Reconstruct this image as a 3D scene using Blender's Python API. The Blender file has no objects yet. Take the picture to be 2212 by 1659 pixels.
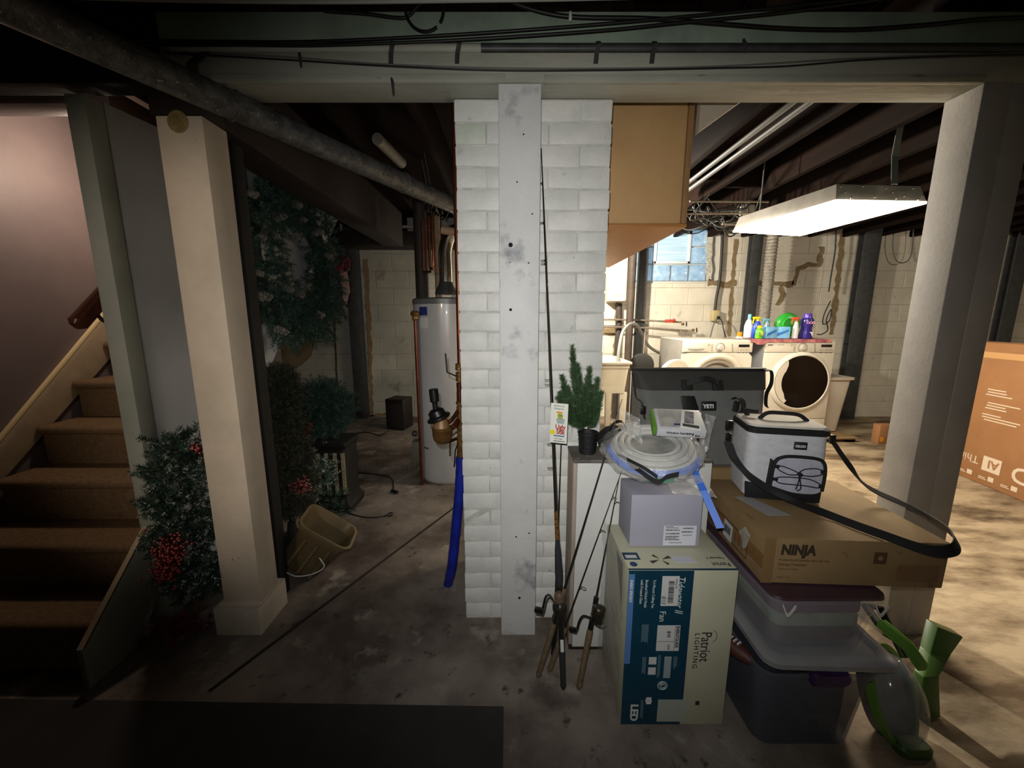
import bpy, bmesh, math, random
from math import sin, cos, pi, radians as R
from mathutils import Vector as V, Matrix, noise as mnoise
import numpy as np

SC = bpy.context.scene
COL = SC.collection
# ---------------------------------------------------------------- camera, world, lights, exposure
F, CX, CY, PITCH, H = 831.0, 1106.0, 829.5, R(9.7), 1.25
cam = bpy.data.objects.new('camera', bpy.data.cameras.new('camera'))
COL.objects.link(cam)
cam.location = (0, 0, H)
cam.rotation_euler = (R(90) - PITCH, 0, 0)
cam.data.sensor_width = 36
cam.data.lens = F / 2212 * 36
cam.data.clip_start = .02
SC.camera = cam
SC.view_settings.view_transform = 'Standard'
SC.view_settings.look = 'None'
SC.view_settings.gamma = 1
SC.view_settings.exposure = 0.0
SC.view_settings.use_curve_mapping = False
W = bpy.data.worlds.new('world'); SC.world = W; W.use_nodes = True
W.node_tree.nodes['Background'].inputs[0].default_value = (.55, .65, .8, 1)
W.node_tree.nodes['Background'].inputs[1].default_value = .9

def light(name, kind, loc, energy, color, target=None, size=.05, **k):
    l = bpy.data.lights.new(name, kind); l.energy = energy; l.color = color
    if kind == 'AREA': l.size = size
    else: l.shadow_soft_size = size
    for a, b in k.items(): setattr(l, a, b)
    o = bpy.data.objects.new(name, l); COL.objects.link(o); o.location = loc
    if target: o.rotation_euler = (V(target) - V(loc)).to_track_quat('-Z', 'Y').to_euler()
    return o
# the phone's own lamp just above the lens, a bulb in the front room, the bulb over the stairs, the laundry tubes
light('phone_lamp', 'SPOT', (-.02, -.01, 1.30), 57, (1, .985, .95), (.14, 1.4, 1.06), .006, spot_size=R(112), spot_blend=1.0)
light('front_lamp', 'SPOT', (-.95, -.9, 1.45), 74, (1, .84, .68), (-1.16, 1.4, 1.12), .03, spot_size=R(46), spot_blend=.8)
light('stair_bulb', 'POINT', (-1.85, 1.95, 1.93), 14, (1, .78, .60), None, .05)
light('sink_lamp', 'SPOT', (.60, 3.55, 1.9), 250, (1, .93, .80), (2.3, 3.6, 1.2), .05, spot_size=R(172), spot_blend=.25)
light('far_laundry_bulb', 'POINT', (4.3, 2.2, 2.1), 34, (1, .90, .76), None, .05)
light('boiler_bulb', 'POINT', (-.30, 4.35, 1.35), 9, (1, .90, .76), None, .05)

# ---------------------------------------------------------------- helpers
def ray(px, py):
    u = (px - CX) / F; v = (CY - py) / F
    return V((u, cos(PITCH) + v * sin(PITCH), -sin(PITCH) + v * cos(PITCH)))
def at(px, py, Y=None, Z=None, X=None):
    """world point seen at a photograph pixel, at a given depth, height or side distance"""
    d = ray(px, py)
    t = Y / d.y if Y is not None else ((Z - H) / d.z if Z is not None else X / d.x)
    return V((0, 0, H)) + d * t

def lin(h):
    h = h.lstrip('#'); o = []
    for i in (0, 2, 4):
        c = int(h[i:i + 2], 16) / 255
        o.append(c / 12.92 if c <= .04045 else ((c + .055) / 1.055) ** 2.4)
    return (*o, 1)

MATS = {}
def mat(name, c1, c2=None, sc=6, ramp=(.35, .65), rough=.65, metal=0, bump=0, bsc=60, spot=None, alpha=1, trans=0,
        stretch=(1, 1, 1), emit=None, detail=5, coat=0, spec=.5, world=True):
    if name in MATS: return MATS[name]
    m = bpy.data.materials.new(name); m.use_nodes = True; MATS[name] = m
    nt = m.node_tree; N = nt.nodes; L = nt.links; b = N['Principled BSDF']
    b.inputs['Roughness'].default_value = rough; b.inputs['Metallic'].default_value = metal
    b.inputs['Alpha'].default_value = alpha; b.inputs['Transmission Weight'].default_value = trans
    b.inputs['Coat Weight'].default_value = coat; b.inputs['Specular IOR Level'].default_value = spec
    b.inputs['Base Color'].default_value = lin(c1)
    if c2 or bump or spot:
        geo = N.new('ShaderNodeNewGeometry'); mp = N.new('ShaderNodeMapping'); mp.inputs['Scale'].default_value = stretch
        L.new(geo.outputs['Position'], mp.inputs['Vector'])
        src = mp.outputs['Vector']
    def nz(s, d=detail):
        n = N.new('ShaderNodeTexNoise'); n.inputs['Scale'].default_value = s; n.inputs['Detail'].default_value = d
        n.inputs['Roughness'].default_value = .62
        L.new(src, n.inputs['Vector']); return n.outputs['Fac']
    def rp(f, lo, hi):
        r = N.new('ShaderNodeMapRange'); r.inputs['From Min'].default_value = lo; r.inputs['From Max'].default_value = hi
        L.new(f, r.inputs['Value']); return r.outputs['Result']
    cur = None
    if c2:
        mx = N.new('ShaderNodeMix'); mx.data_type = 'RGBA'; L.new(rp(nz(sc), *ramp), mx.inputs[0])
        mx.inputs[6].default_value = lin(c1); mx.inputs[7].default_value = lin(c2); cur = mx.outputs[2]
    for s in (spot or []):
        c, s_, lo, hi = s[:4]
        mx = N.new('ShaderNodeMix'); mx.data_type = 'RGBA'; L.new(rp(nz(s_), lo, hi), mx.inputs[0])
        if cur: L.new(cur, mx.inputs[6])
        else: mx.inputs[6].default_value = lin(c1)
        mx.inputs[7].default_value = lin(c); cur = mx.outputs[2]
    if cur: L.new(cur, b.inputs['Base Color'])
    if bump:
        bp = N.new('ShaderNodeBump'); bp.inputs['Strength'].default_value = min(1, bump); bp.inputs['Distance'].default_value = .004
        L.new(nz(bsc, 4), bp.inputs['Height']); L.new(bp.outputs['Normal'], b.inputs['Normal'])
    if emit:
        b.inputs['Emission Color'].default_value = lin(emit[0]); b.inputs['Emission Strength'].default_value = emit[1]
    return m

def rrect(w, d, r, n=4, cx=0, cy=0):
    r = min(r, w / 2 - 1e-4, d / 2 - 1e-4); o = []
    for k, (sx, sy) in enumerate(((1, 1), (-1, 1), (-1, -1), (1, -1))):
        for i in range(n + 1):
            a = pi / 2 * (k + i / n)
            o.append((cx + sx * (w / 2 - r) + r * cos(a), cy + sy * (d / 2 - r) + r * sin(a)))
    return o

def frame(o, x=(1, 0, 0), y=(0, 1, 0), z=None):
    x = V(x).normalized(); y = V(y).normalized()
    z = x.cross(y).normalized() if z is None else V(z).normalized()
    m = Matrix.Identity(4)
    for i, a in enumerate((x, y, z)):
        for j in range(3): m[j][i] = a[j]
    for j in range(3): m[j][3] = o[j]
    return m

class MB:
    def __init__(s, M=None): s.v = []; s.f = []; s.M = M
    def add(s, vs, fs):
        n = len(s.v)
        s.v += [tuple(s.M @ V(p)) if s.M else tuple(p) for p in vs]
        s.f += [tuple(i + n for i in f) for f in fs]; return s
    def box(s, lo, hi, M=None):
        a, b = lo, hi
        vs = [V((x, y, z)) for x in (a[0], b[0]) for y in (a[1], b[1]) for z in (a[2], b[2])]
        if M: vs = [M @ p for p in vs]
        return s.add(vs, [(0, 1, 3, 2), (4, 6, 7, 5), (0, 4, 5, 1), (2, 3, 7, 6), (0, 2, 6, 4), (1, 5, 7, 3)])
    def loft(s, rings, cap=True, closed=False):
        n = len(rings[0]); vs = [p for r in rings for p in r]; fs = []
        m = len(rings)
        for i in range(m if closed else m - 1):
            for j in range(n):
                a = i * n + j; b = i * n + (j + 1) % n; c = ((i + 1) % m) * n
                fs.append((a, b, c + (j + 1) % n, c + j))
        if cap and not closed: fs += [tuple(reversed(range(n))), tuple(range((m - 1) * n, m * n))]
        return s.add(vs, fs)
    def cyl(s, a, b, r0, r1=None, n=16, cap=True):
        return s.tube([a, b], [r0, r0 if r1 is None else r1], n, cap)
    def tube(s, pts, r, n=8, cap=True, closed=False):
        pts = [V(p) for p in pts]; m = len(pts)
        rr = r if isinstance(r, (list, tuple)) else [r] * m
        t0 = (pts[1] - pts[0]).normalized()
        up = V((0, 0, 1)) if abs(t0.z) < .9 else V((1, 0, 0))
        nrm = t0.cross(up).normalized(); rings = []
        for i in range(m):
            t = pts[(i + 1) % m] - pts[i - 1] if closed else pts[min(i + 1, m - 1)] - pts[max(i - 1, 0)]
            t = t.normalized() if t.length > 1e-9 else t0
            nrm = (nrm - t * nrm.dot(t)).normalized(); bi = t.cross(nrm)
            rings.append([pts[i] + nrm * (rr[i] * cos(2 * pi * k / n)) + bi * (rr[i] * sin(2 * pi * k / n)) for k in range(n)])
        return s.loft(rings, cap, closed)
    def lathe(s, prof, o=(0, 0, 0), ax=(0, 0, 1), n=24, cap=True):
        ax = V(ax).normalized(); u = ax.cross(V((0, 1, 0)) if abs(ax.y) < .9 else V((1, 0, 0))).normalized(); w = ax.cross(u)
        o = V(o)
        return s.loft([[o + ax * z + u * (r * cos(2 * pi * k / n)) + w * (r * sin(2 * pi * k / n)) for k in range(n)] for r, z in prof], cap)
    def ring(s, o, ax, Rr, r, n=32, m=8, a0=0, a1=2 * pi, u=None):
        ax = V(ax).normalized(); u = V(u).normalized() if u else ax.cross(V((0, 1, 0)) if abs(ax.y) < .9 else V((1, 0, 0))).normalized(); w = ax.cross(u)
        full = a1 - a0 > 6.28
        pts = [V(o) + u * (Rr * cos(a0 + (a1 - a0) * k / n)) + w * (Rr * sin(a0 + (a1 - a0) * k / n)) for k in range(n + (0 if full else 1))]
        return s.tube(pts, r, m, True, full)
    def ribbon(s, pts, wv, t=.003):
        """flat band through pts; wv = width vector(s)"""
        rings = []; pts = [V(p) for p in pts]; m = len(pts)
        for i, p in enumerate(pts):
            w = V(wv[i] if isinstance(wv[0], (list, tuple, V)) else wv)
            tg = (pts[min(i + 1, m - 1)] - pts[max(i - 1, 0)]).normalized()
            nn = tg.cross(w).normalized() * (t / 2)
            rings.append([p - w / 2 - nn, p + w / 2 - nn, p + w / 2 + nn, p - w / 2 + nn])
        return s.loft(rings)
    def prism(s, poly, vec):
        vec = V(vec); n = len(poly); a = [V(p) for p in poly]
        return s.add(a + [p + vec for p in a], [tuple(reversed(range(n))), tuple(range(n, 2 * n))] + [(i, (i + 1) % n, n + (i + 1) % n, n + i) for i in range(n)])
    def ball(s, o, r, n=12, sx=1, sy=1, sz=1):
        o = V(o); rings = []
        for i in range(1, n):
            a = pi * i / n
            rings.append([o + V((sx * r * sin(a) * cos(2 * pi * k / (n * 2)), sy * r * sin(a) * sin(2 * pi * k / (n * 2)), -sz * r * cos(a))) for k in range(n * 2)])
        return s.loft(rings)
    def jitter(s, a, sc=8, seed=0):
        s.v = [tuple(V(p) + mnoise.noise_vector(V(p) * sc + V((seed, seed * 2.3, 0))) * a) for p in s.v]; return s
    def build(s, name, m, parent=None, bev=0, smooth=False, seg=2, ang=35):
        me = bpy.data.meshes.new(name)
        base = V(parent['_b']) if parent is not None else V((0, 0, 0))
        me.from_pydata([tuple(V(p) - base) for p in s.v], [], s.f)
        bm = bmesh.new(); bm.from_mesh(me)
        bmesh.ops.recalc_face_normals(bm, faces=bm.faces)
        if bev:
            es = [e for e in bm.edges if len(e.link_faces) == 2 and e.calc_face_angle() > R(30)]
            bmesh.ops.bevel(bm, geom=es, offset=bev, segments=seg, affect='EDGES', profile=.5, clamp_overlap=True)
        bm.to_mesh(me); bm.free()
        me.materials.append(m)
        if smooth or bev:
            me.shade_smooth(); me.set_sharp_from_angle(angle=R(ang))
        o = bpy.data.objects.new(name, me); COL.objects.link(o)
        if parent is not None: o.parent = parent
        o['_b'] = tuple(base)
        return o

def tag(o, label=None, cat=None, group=None, kind=None):
    if label: o['label'] = label
    if cat: o['category'] = cat
    if group: o['group'] = group
    if kind: o['kind'] = kind
    return o
def thing(name, label, cat, base=(0, 0, 0), group=None, kind=None):
    o = bpy.data.objects.new(name, None); COL.objects.link(o); o.location = V(base); o['_b'] = tuple(V(base))
    o.empty_display_size = .05
    return tag(o, label, cat, group, kind)
def solo(mb, name, m, label, cat, group=None, kind=None, **k):
    return tag(mb.build(name, m, **k), label, cat, group, kind)

def text(s, size, M, m, parent, name='lettering', ext=.0004, sx=1.0, align='LEFT', bold=0, shear=0, spacing=1):
    cu = bpy.data.curves.new('t', 'FONT'); cu.body = s; cu.size = size; cu.extrude = ext; cu.align_x = align
    cu.offset = bold; cu.shear = shear; cu.space_character = spacing; cu.resolution_u = 3
    o = bpy.data.objects.new('t', cu); COL.objects.link(o)
    dg = bpy.context.evaluated_depsgraph_get(); me = bpy.data.meshes.new_from_object(o.evaluated_get(dg))
    bpy.data.objects.remove(o)
    base = V(parent['_b'])
    me.transform(Matrix.Translation(-base) @ M @ Matrix.Diagonal((sx, 1, 1, 1)))
    me.materials.clear(); me.materials.append(m); me.name = name
    r = bpy.data.objects.new(name, me); COL.objects.link(r); r.parent = parent; r['_b'] = tuple(base)
    return r
def curve(pts, n=8):
    """Catmull-Rom through points"""
    P = [V(p) for p in pts]; P = [P[0] * 2 - P[1]] + P + [P[-1] * 2 - P[-2]]; o = []
    for i in range(1, len(P) - 2):
        for k in range(n):
            t = k / n
            o.append(.5 * ((2 * P[i]) + (P[i + 1] - P[i - 1]) * t + (2 * P[i - 1] - 5 * P[i] + 4 * P[i + 1] - P[i + 2]) * t * t + (3 * P[i] - P[i - 1] - 3 * P[i + 1] + P[i + 2]) * t ** 3))
    return o + [P[-2]]
def rnd(a, b): return random.uniform(a, b)
random.seed(7)
# ---------------------------------------------------------------- materials of the setting
white_brick = mat('white_painted_brick', '#dcdbd5', '#c9cac6', 7, bump=.5, bsc=45, rough=.55, spot=[('#a9aaa6', 30, .66, .74)])
white_wood = mat('white_painted_wood', '#d6d5d2', '#cacbc9', 5, bump=.2, bsc=70, rough=.6, spot=[('#8f9095', 7, .57, .72), ('#55534e', 60, .72, .76)])
post_paint = mat('cream_painted_post', '#cabdab', '#bbb09f', 6, bump=.25, bsc=90, rough=.65, spot=[('#4d463c', 45, .735, .77)])
grey_paint = mat('grey_painted_wood', '#8f9288', '#838880', 5, bump=.15, bsc=80, rough=.65, spot=[('#6b6456', 40, .72, .77)])
beam_light = mat('pale_painted_beam', '#a8a799', '#919285', 9, bump=.4, bsc=50, rough=.65, stretch=(.25, 1, 1), spot=[('#5c5a4c', 30, .68, .75)])
beam_green = mat('green_painted_beam', '#93a290', '#7c8b7b', 6, bump=.3, bsc=50, rough=.6)
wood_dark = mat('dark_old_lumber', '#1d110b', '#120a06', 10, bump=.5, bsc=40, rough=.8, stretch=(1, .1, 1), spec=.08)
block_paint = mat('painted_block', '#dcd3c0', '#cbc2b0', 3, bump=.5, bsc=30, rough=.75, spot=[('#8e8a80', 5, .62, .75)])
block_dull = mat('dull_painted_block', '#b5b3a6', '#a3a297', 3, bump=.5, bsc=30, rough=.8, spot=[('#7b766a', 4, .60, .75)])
mortar_tan = mat('tan_crack_mortar', '#8f7b5c', '#7b6849', 20, bump=.6, bsc=60, rough=.9)
mortar = mat('painted_mortar', '#cdcdc7', '#b3b3ad', 20, bump=.4, bsc=80, rough=.9)
concrete = mat('worn_concrete_floor', '#857b72', '#51463e', 1.9, ramp=(.40, .60), bump=.5, bsc=30, rough=.85, detail=9,
               spot=[('#9a9186', 5, .58, .68), ('#33261f', 1.3, .55, .66), ('#6e665f', 3.1, .60, .66), ('#40362f', 14, .60, .68)])
concrete_light = mat('pale_worn_concrete_floor', '#b7a58c', '#8d7c66', 3, ramp=(.4, .6), bump=.5, bsc=30, rough=.85, detail=9,
               spot=[('#57493b', 2.6, .54, .66), ('#c9bba4', 9, .60, .68)], stretch=(.55, 1.4, 1))
patch_dark = mat('dark_floor_area', '#302d2c', '#262222', 5, bump=.3, bsc=60, rough=.85)
steel_grey = mat('grey_steel', '#4a4a49', '#3c3c3c', 14, bump=.2, bsc=60, rough=.6)
purple_wall = mat('mauve_wall', '#716463', '#675b5b', 3, bump=.15, bsc=90, rough=.55, spot=[('#8a7a76', 18, .74, .78)])
stair_trim = mat('cream_stair_skirt', '#b3a084', '#a5937a', 10, bump=.2, bsc=60, rough=.5)
carpet = mat('brown_stair_carpet', '#806850', '#6d573f', 60, bump=1, bsc=240, rough=.98, spec=.1)
duct_tan = mat('tan_board', '#cfa774', '#c39b69', 4, bump=.15, bsc=90, rough=.6)
galv = mat('galvanised_dull', '#686867', '#4c4c4b', 26, ramp=(.42, .6), bump=.9, bsc=70, rough=.42, metal=.35, spot=[('#b5b3ae', 85, .63, .70)])

# ---------------------------------------------------------------- floor, ceiling, walls
def floor_mat():
    # one slab: browner on the stair side, paler worn paint with dark wear on the laundry side
    nt = concrete.node_tree; N = nt.nodes; L = nt.links; b = N['Principled BSDF']
    old = b.inputs['Base Color'].links[0].from_socket
    geo = N.new('ShaderNodeNewGeometry'); mp = N.new('ShaderNodeMapping'); mp.inputs['Scale'].default_value = (.5, 1.3, 1); mp.inputs['Rotation'].default_value = (0, 0, .35)
    L.new(geo.outputs['Position'], mp.inputs['Vector'])
    def nz(s, v):
        n = N.new('ShaderNodeTexNoise'); n.inputs['Scale'].default_value = s; n.inputs['Detail'].default_value = 9; n.inputs['Roughness'].default_value = .65; L.new(v, n.inputs['Vector']); return n.outputs['Fac']
    def rp(f, lo, hi):
        r = N.new('ShaderNodeMapRange'); r.inputs['From Min'].default_value = lo; r.inputs['From Max'].default_value = hi; L.new(f, r.inputs['Value']); return r.outputs['Result']
    def mx(f, a, c):
        m = N.new('ShaderNodeMix'); m.data_type = 'RGBA'; L.new(f, m.inputs[0])
        for s, i in ((a, 6), (c, 7)):
            if isinstance(s, str): m.inputs[i].default_value = lin(s)
            else: L.new(s, m.inputs[i])
        return m.outputs[2]
    pale = mx(rp(nz(3.4, mp.outputs[0]), .42, .60), '#ad9a7d', '#67543c')
    pale = mx(rp(nz(1.7, mp.outputs[0]), .56, .68), pale, '#443523')
    sx = N.new('ShaderNodeSeparateXYZ'); L.new(geo.outputs['Position'], sx.inputs[0])
    ad = N.new('ShaderNodeMath'); ad.operation = 'MULTIPLY_ADD'; L.new(nz(1.3, geo.outputs['Position']), ad.inputs[0]); ad.inputs[1].default_value = 2.2; L.new(sx.outputs['X'], ad.inputs[2])
    L.new(mx(rp(ad.outputs[0], 1.7, 2.4), old, pale), b.inputs['Base Color'])
floor_mat()
solo(MB().box((-3.3, -2.4, -.1), (7.2, 4.9, 0)), 'floor', concrete, 'worn stained concrete basement floor, browner by the stairs and paler on the laundry side', 'floor', kind='structure')
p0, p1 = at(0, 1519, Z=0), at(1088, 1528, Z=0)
solo(MB().prism([(-2.2, p0.y + .02, 0), (p1.x, p1.y, 0), (p1.x + .01, .2, 0), (-2.2, .2, 0)], (0, 0, .004)), 'floor_patch', patch_dark,  # thin near-black sheet with straight edges over the front of the floor
     'dark smooth area of the floor in front of the stairs', 'floor', kind='structure')
a, b = at(452, 1494, Z=0), at(985, 1094, Z=0)
dr = (b - a).normalized(); sd = V((-dr.y, dr.x, 0)) * .0065
solo(MB().prism([a - sd, a + sd, b + sd, b - sd], (0, 0, .003)), 'floor_joint_strip', mat('joint_dirt', '#2b2521', '#221d1a', 30, rough=.95),
     'dark dirt-filled straight joint crossing the floor toward the brick pillar', 'floor', kind='structure')
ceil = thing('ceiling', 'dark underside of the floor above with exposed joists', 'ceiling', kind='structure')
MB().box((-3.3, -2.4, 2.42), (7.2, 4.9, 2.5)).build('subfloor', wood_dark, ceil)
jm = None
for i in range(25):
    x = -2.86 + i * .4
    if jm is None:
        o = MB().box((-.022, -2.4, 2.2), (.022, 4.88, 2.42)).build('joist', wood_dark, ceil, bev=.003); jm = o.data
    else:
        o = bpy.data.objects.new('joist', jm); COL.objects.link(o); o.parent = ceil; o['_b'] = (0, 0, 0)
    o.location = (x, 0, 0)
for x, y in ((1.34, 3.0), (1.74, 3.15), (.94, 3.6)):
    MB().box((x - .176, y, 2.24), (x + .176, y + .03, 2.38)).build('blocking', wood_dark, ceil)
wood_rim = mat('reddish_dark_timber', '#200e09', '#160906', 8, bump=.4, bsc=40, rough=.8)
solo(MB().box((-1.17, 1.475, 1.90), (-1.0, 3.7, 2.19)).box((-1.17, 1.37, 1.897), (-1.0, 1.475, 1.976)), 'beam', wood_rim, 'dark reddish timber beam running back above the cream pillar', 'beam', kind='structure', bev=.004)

# back wall: painted blocks, window opening cut out
wb = thing('wall_back', 'painted concrete block wall at the far end of the basement', 'wall', kind='structure')
WY = 4.8
wx0, wx1, wz0, wz1 = 1.46, 2.49, 1.67, 2.30
m_ = MB(); m_.box((-3.3, WY + .006, 0), (wx0, WY + .2, 2.42)); m_.box((wx1, WY + .006, 0), (7.2, WY + .2, 2.42))
m_.box((wx0, WY + .006, 0), (wx1, WY + .2, wz0)); m_.box((wx0, WY + .006, wz1), (wx1, WY + .2, 2.42))
m_.build('wall_core', mat('wall_joint_paint', '#bfb7a6', '#a39c8c', 20, rough=.9), wb)
rows = 12; bh = 2.42 / rows
cache = {}
def block(x0, x1, z0, z1, m):
    w, h = round(x1 - x0 - .003, 3), round(z1 - z0 - .003, 3)
    if w < .03 or h < .02: return
    k = (w, h, m.name, random.randint(0, 1))
    if k not in cache:
        t = MB().box((-w / 2, 0, -h / 2), (w / 2, .04, h / 2)); o = t.build('block', m, wb, bev=.004, seg=1); cache[k] = o.data
    else:
        o = bpy.data.objects.new('block', cache[k]); COL.objects.link(o); o.parent = wb; o['_b'] = (0, 0, 0)
    o.location = ((x0 + x1) / 2, WY + rnd(-.002, .002), (z0 + z1) / 2)
for r in range(rows):
    z0, z1 = r * bh, (r + 1) * bh
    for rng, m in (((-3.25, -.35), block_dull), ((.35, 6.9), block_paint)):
        x = rng[0] - (.2 if r % 2 else 0)
        while x < rng[1]:
            xa, xb = max(x, rng[0]), min(x + .4, rng[1])
            if z1 > wz0 + .02 and z0 < wz1 - .02 and xb > wx0 and xa < wx1:
                zt = wz0 if z0 < wz0 else None
                if zt: block(xa, xb, z0, zt, m)
                if xa < wx0: block(xa, wx0, z0 if not zt else zt, z1, m)
                if xb > wx1: block(wx1, xb, z0 if not zt else zt, z1, m)
            else: block(xa, xb, z0, z1, m)
            x += .4
def crack(pts, w, name='mortar_patch', Y=WY - .006, par=wb, m=None):
    P = [at(x, y, Y=Y) for x, y in pts]; q = []
    for a, b in zip(P[:-1], P[1:]):
        n = max(2, int((b - a).length / .05))
        q += [a.lerp(b, i / n) for i in range(n)]
    q.append(P[-1]); up = []; dn = []
    for i, p in enumerate(q):
        t = (q[min(i + 1, len(q) - 1)] - q[max(i - 1, 0)]).normalized(); s = V((-t.z, 0, t.x))
        up.append(p + s * w * rnd(.35, 1.1)); dn.append(p - s * w * rnd(.35, 1.1))
    mb = MB()
    for i in range(len(q) - 1):
        mb.prism([up[i], up[i + 1], dn[i + 1], dn[i]], (0, .012, 0))
    mb.build(name, m or mortar_tan, par)
c1 = lambda L: [(1280 + x / 2.765, 180 + y / 2.765) for x, y in L]
crack(c1([(690, 1190), (780, 1205), (860, 1195)]), .05); crack(c1([(920, 1195), (1030, 1195), (1200, 1200)]), .045)
crack(c1([(1200, 1205), (1232, 1110), (1290, 1085), (1355, 1085), (1372, 975)]), .038)
crack(c1([(1120, 1210), (1140, 1260), (1100, 1325)]), .035)
crack(c1([(860, 930), (830, 1240), (815, 1510)]), .03); crack(c1([(1490, 900), (1465, 1200), (1425, 1500)]), .04)
crack([(1335, 640), (1330, 730), (1322, 900)], .03); crack([(1298, 712), (1345, 716)], .06, m=mortar_tan)
MB().prism([at(x, y, Y=WY - .006) for x, y in ((610, 650), (640, 628), (690, 625), (722, 640), (728, 665), (708, 690), (702, 722), (680, 742), (672, 770), (650, 790), (622, 800), (604, 780), (596, 730), (600, 690))], (0, .01, 0)).build('damp_stain', mat('damp_tan', '#8b7a60', '#79694f', 6, rough=.9), wb)
crack([(790, 560), (797, 700), (803, 900)], .035); crack([(800, 900), (850, 893), (893, 900)], .03)
crack([(722, 690), (726, 800), (732, 860)], .012, m=steel_grey)
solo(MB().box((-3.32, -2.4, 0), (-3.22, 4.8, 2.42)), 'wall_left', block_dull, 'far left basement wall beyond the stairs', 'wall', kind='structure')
solo(MB().box((7.1, -2.4, 0), (7.2, 4.8, 2.42)), 'wall_right', block_paint, 'far right basement wall', 'wall', kind='structure')
solo(MB().box((-3.3, -2.4, 0), (7.2, -2.3, 2.42)), 'wall_front', grey_paint, 'wall behind the viewer', 'wall', kind='structure')
solo(MB().box((-2.3, -.5, 0), (-2.222, 3.7, 2.42)), 'wall_stair', purple_wall, 'mauve brown wall on the far side of the carpeted stairs', 'wall', kind='structure')
solo(MB().box((-2.222, 1.47, 1.98), (-1.47, 1.56, 2.2)), 'trim_stair_header', purple_wall, 'dark mauve header board above the stair opening', 'wall', kind='structure', bev=.004)

# glass block window
win = thing('window_1', 'glass block window with a small vent sash, high in the back wall', 'window', kind='structure')
glass = mat('glass_block', '#a9c6d6', '#dbe9ef', 14, bump=1, bsc=26, rough=.15, trans=.55, coat=.5)
MB().box((wx0, WY + .03, wz0), (wx1, WY + .05, wz1)).build('mortar_bed', mat('window_mortar', '#c9c7be'), win)
# daylight comes in through the blocks: a lit pane behind them
bw = (wx1 - wx0 - .16) / 4.0
sky = mat('window_daylight', '#9fc4dd', emit=('#b5d4ea', 1.5))
first = None
for i in range(4):
    for j in range(3):
        x0 = wx0 + .02 + i * bw; z0 = wz0 + .02 + j * .2
        if j >= 1 and i in (1, 2): continue
        t = MB().box((x0 + .006, WY + .0, z0 + .006), (x0 + bw - .006, WY + .028, z0 + .194))
        MBp = t.build('glass_block', glass, win, bev=.012)
        q = MB().box((x0 + .012, WY + .0285, z0 + .012), (x0 + bw - .012, WY + .0295, z0 + .188)); q.build('lit_pane', sky, MBp)
x0 = wx0 + .02 + bw; z0 = wz0 + .225
fr = MB()
for bx in (((x0, z0), (x0 + 2 * bw, z0 + .03)), ((x0, z0 + .34), (x0 + 2 * bw, z0 + .37)), ((x0, z0), (x0 + .03, z0 + .37)), ((x0 + 2 * bw - .03, z0), (x0 + 2 * bw, z0 + .37))):
    fr.box((bx[0][0], WY - .012, bx[0][1]), (bx[1][0], WY + .02, bx[1][1]))
fr = fr.build('vent_frame', mat('vinyl_white', '#dfe4e6', rough=.4), win, bev=.004)
MB().box((x0 + .03, WY + .004, z0 + .03), (x0 + 2 * bw - .03, WY + .008, z0 + .34)).build('vent_pane', mat('vent_glass', '#8ea6b4', '#b9cbd5', 9, rough=.2, stretch=(.2, 1, 4), emit=('#9dbccf', .6)), fr)
MB().box((x0 + .1, WY - .03, z0 + .34), (x0 + 2 * bw - .1, WY - .01, z0 + .355)).build('latch_bar', MATS['vinyl_white'], fr)
crack([(1532, 500), (1533, 560), (1530, 606)], .05, m=mat('rough_white_mortar', '#d8d5ca', '#a39e90', 30, bump=.8, bsc=60, rough=.9))

# steel wall braces
for k, (px, w, lab) in enumerate(((775, .15, 'dark steel brace column on the back wall beyond the water heater'),
                      (1378, .10, 'grey steel brace column beside the window and utility sink'),
                      (1608, .12, 'dark steel brace column behind the washer, next to the dryer vent hose'),
                      (1842, .20, 'wide dark steel brace column behind the dryer, at its far side'),
                      (2153, .17, 'dark steel brace column seen above the television carton'))):
    x = (px - CX) / F * 4.75
    c = MB()
    c.box((x - w / 2, WY - .10, 0), (x + w / 2, WY - .09, 2.42)); c.box((x - w / 2, WY - .02, 0), (x + w / 2, WY - .01, 2.42)); c.box((x - .006, WY - .09, 0), (x + .006, WY - .02, 2.42))
    solo(c, 'steel_column', steel_grey, lab, 'column', kind='structure', bev=.002)

# ---------------------------------------------------------------- brick pillar with board in front
bp = thing('brick_pillar', 'white painted brick pillar in the middle of the basement', 'pillar', (.07, 1.6, 0), kind='structure')
X0, X1, Y0, Y1, TOP = -.196, .341, 1.437, 1.85, 1.977
MB().box((X0 + .004, Y0 + .0035, 0), (X1 - .004, Y1 - .004, TOP)).build('mortar_core', mortar, bp)
nc = 28; ch = TOP / nc; bcache = {}
green_brick = mat('green_tinged_white_brick', '#bcc6b4', '#cfd2c8', 9, bump=.5, bsc=45, rough=.55)
def brick(x0, x1, y0, y1, z0, m):
    k = (round(x1 - x0, 3), round(y1 - y0, 3), random.randint(0, 3), m.name)
    if k not in bcache:
        w, d, h = (x1 - x0 - .0025) / 2, (y1 - y0 - .003) / 2, (ch - .005) / 2
        t = MB().box((-w, -d, -h), (w, d, h)); b_ = V(bp['_b'])
        t.v = [tuple(V(p) + V((rnd(-.0015, .0015), rnd(-.002, .002), rnd(-.003, .003))) + b_) for p in t.v]
        o = t.build('brick', m, bp, bev=.004, seg=2); bcache[k] = o.data
    else:
        o = bpy.data.objects.new('brick', bcache[k]); COL.objects.link(o); o.parent = bp
    o.location = V(((x0 + x1) / 2 + rnd(-.0015, .0015), (y0 + y1) / 2 + rnd(-.0025, .001), z0 + ch / 2)) - V(bp['_b'])
Wp = X1 - X0
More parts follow.
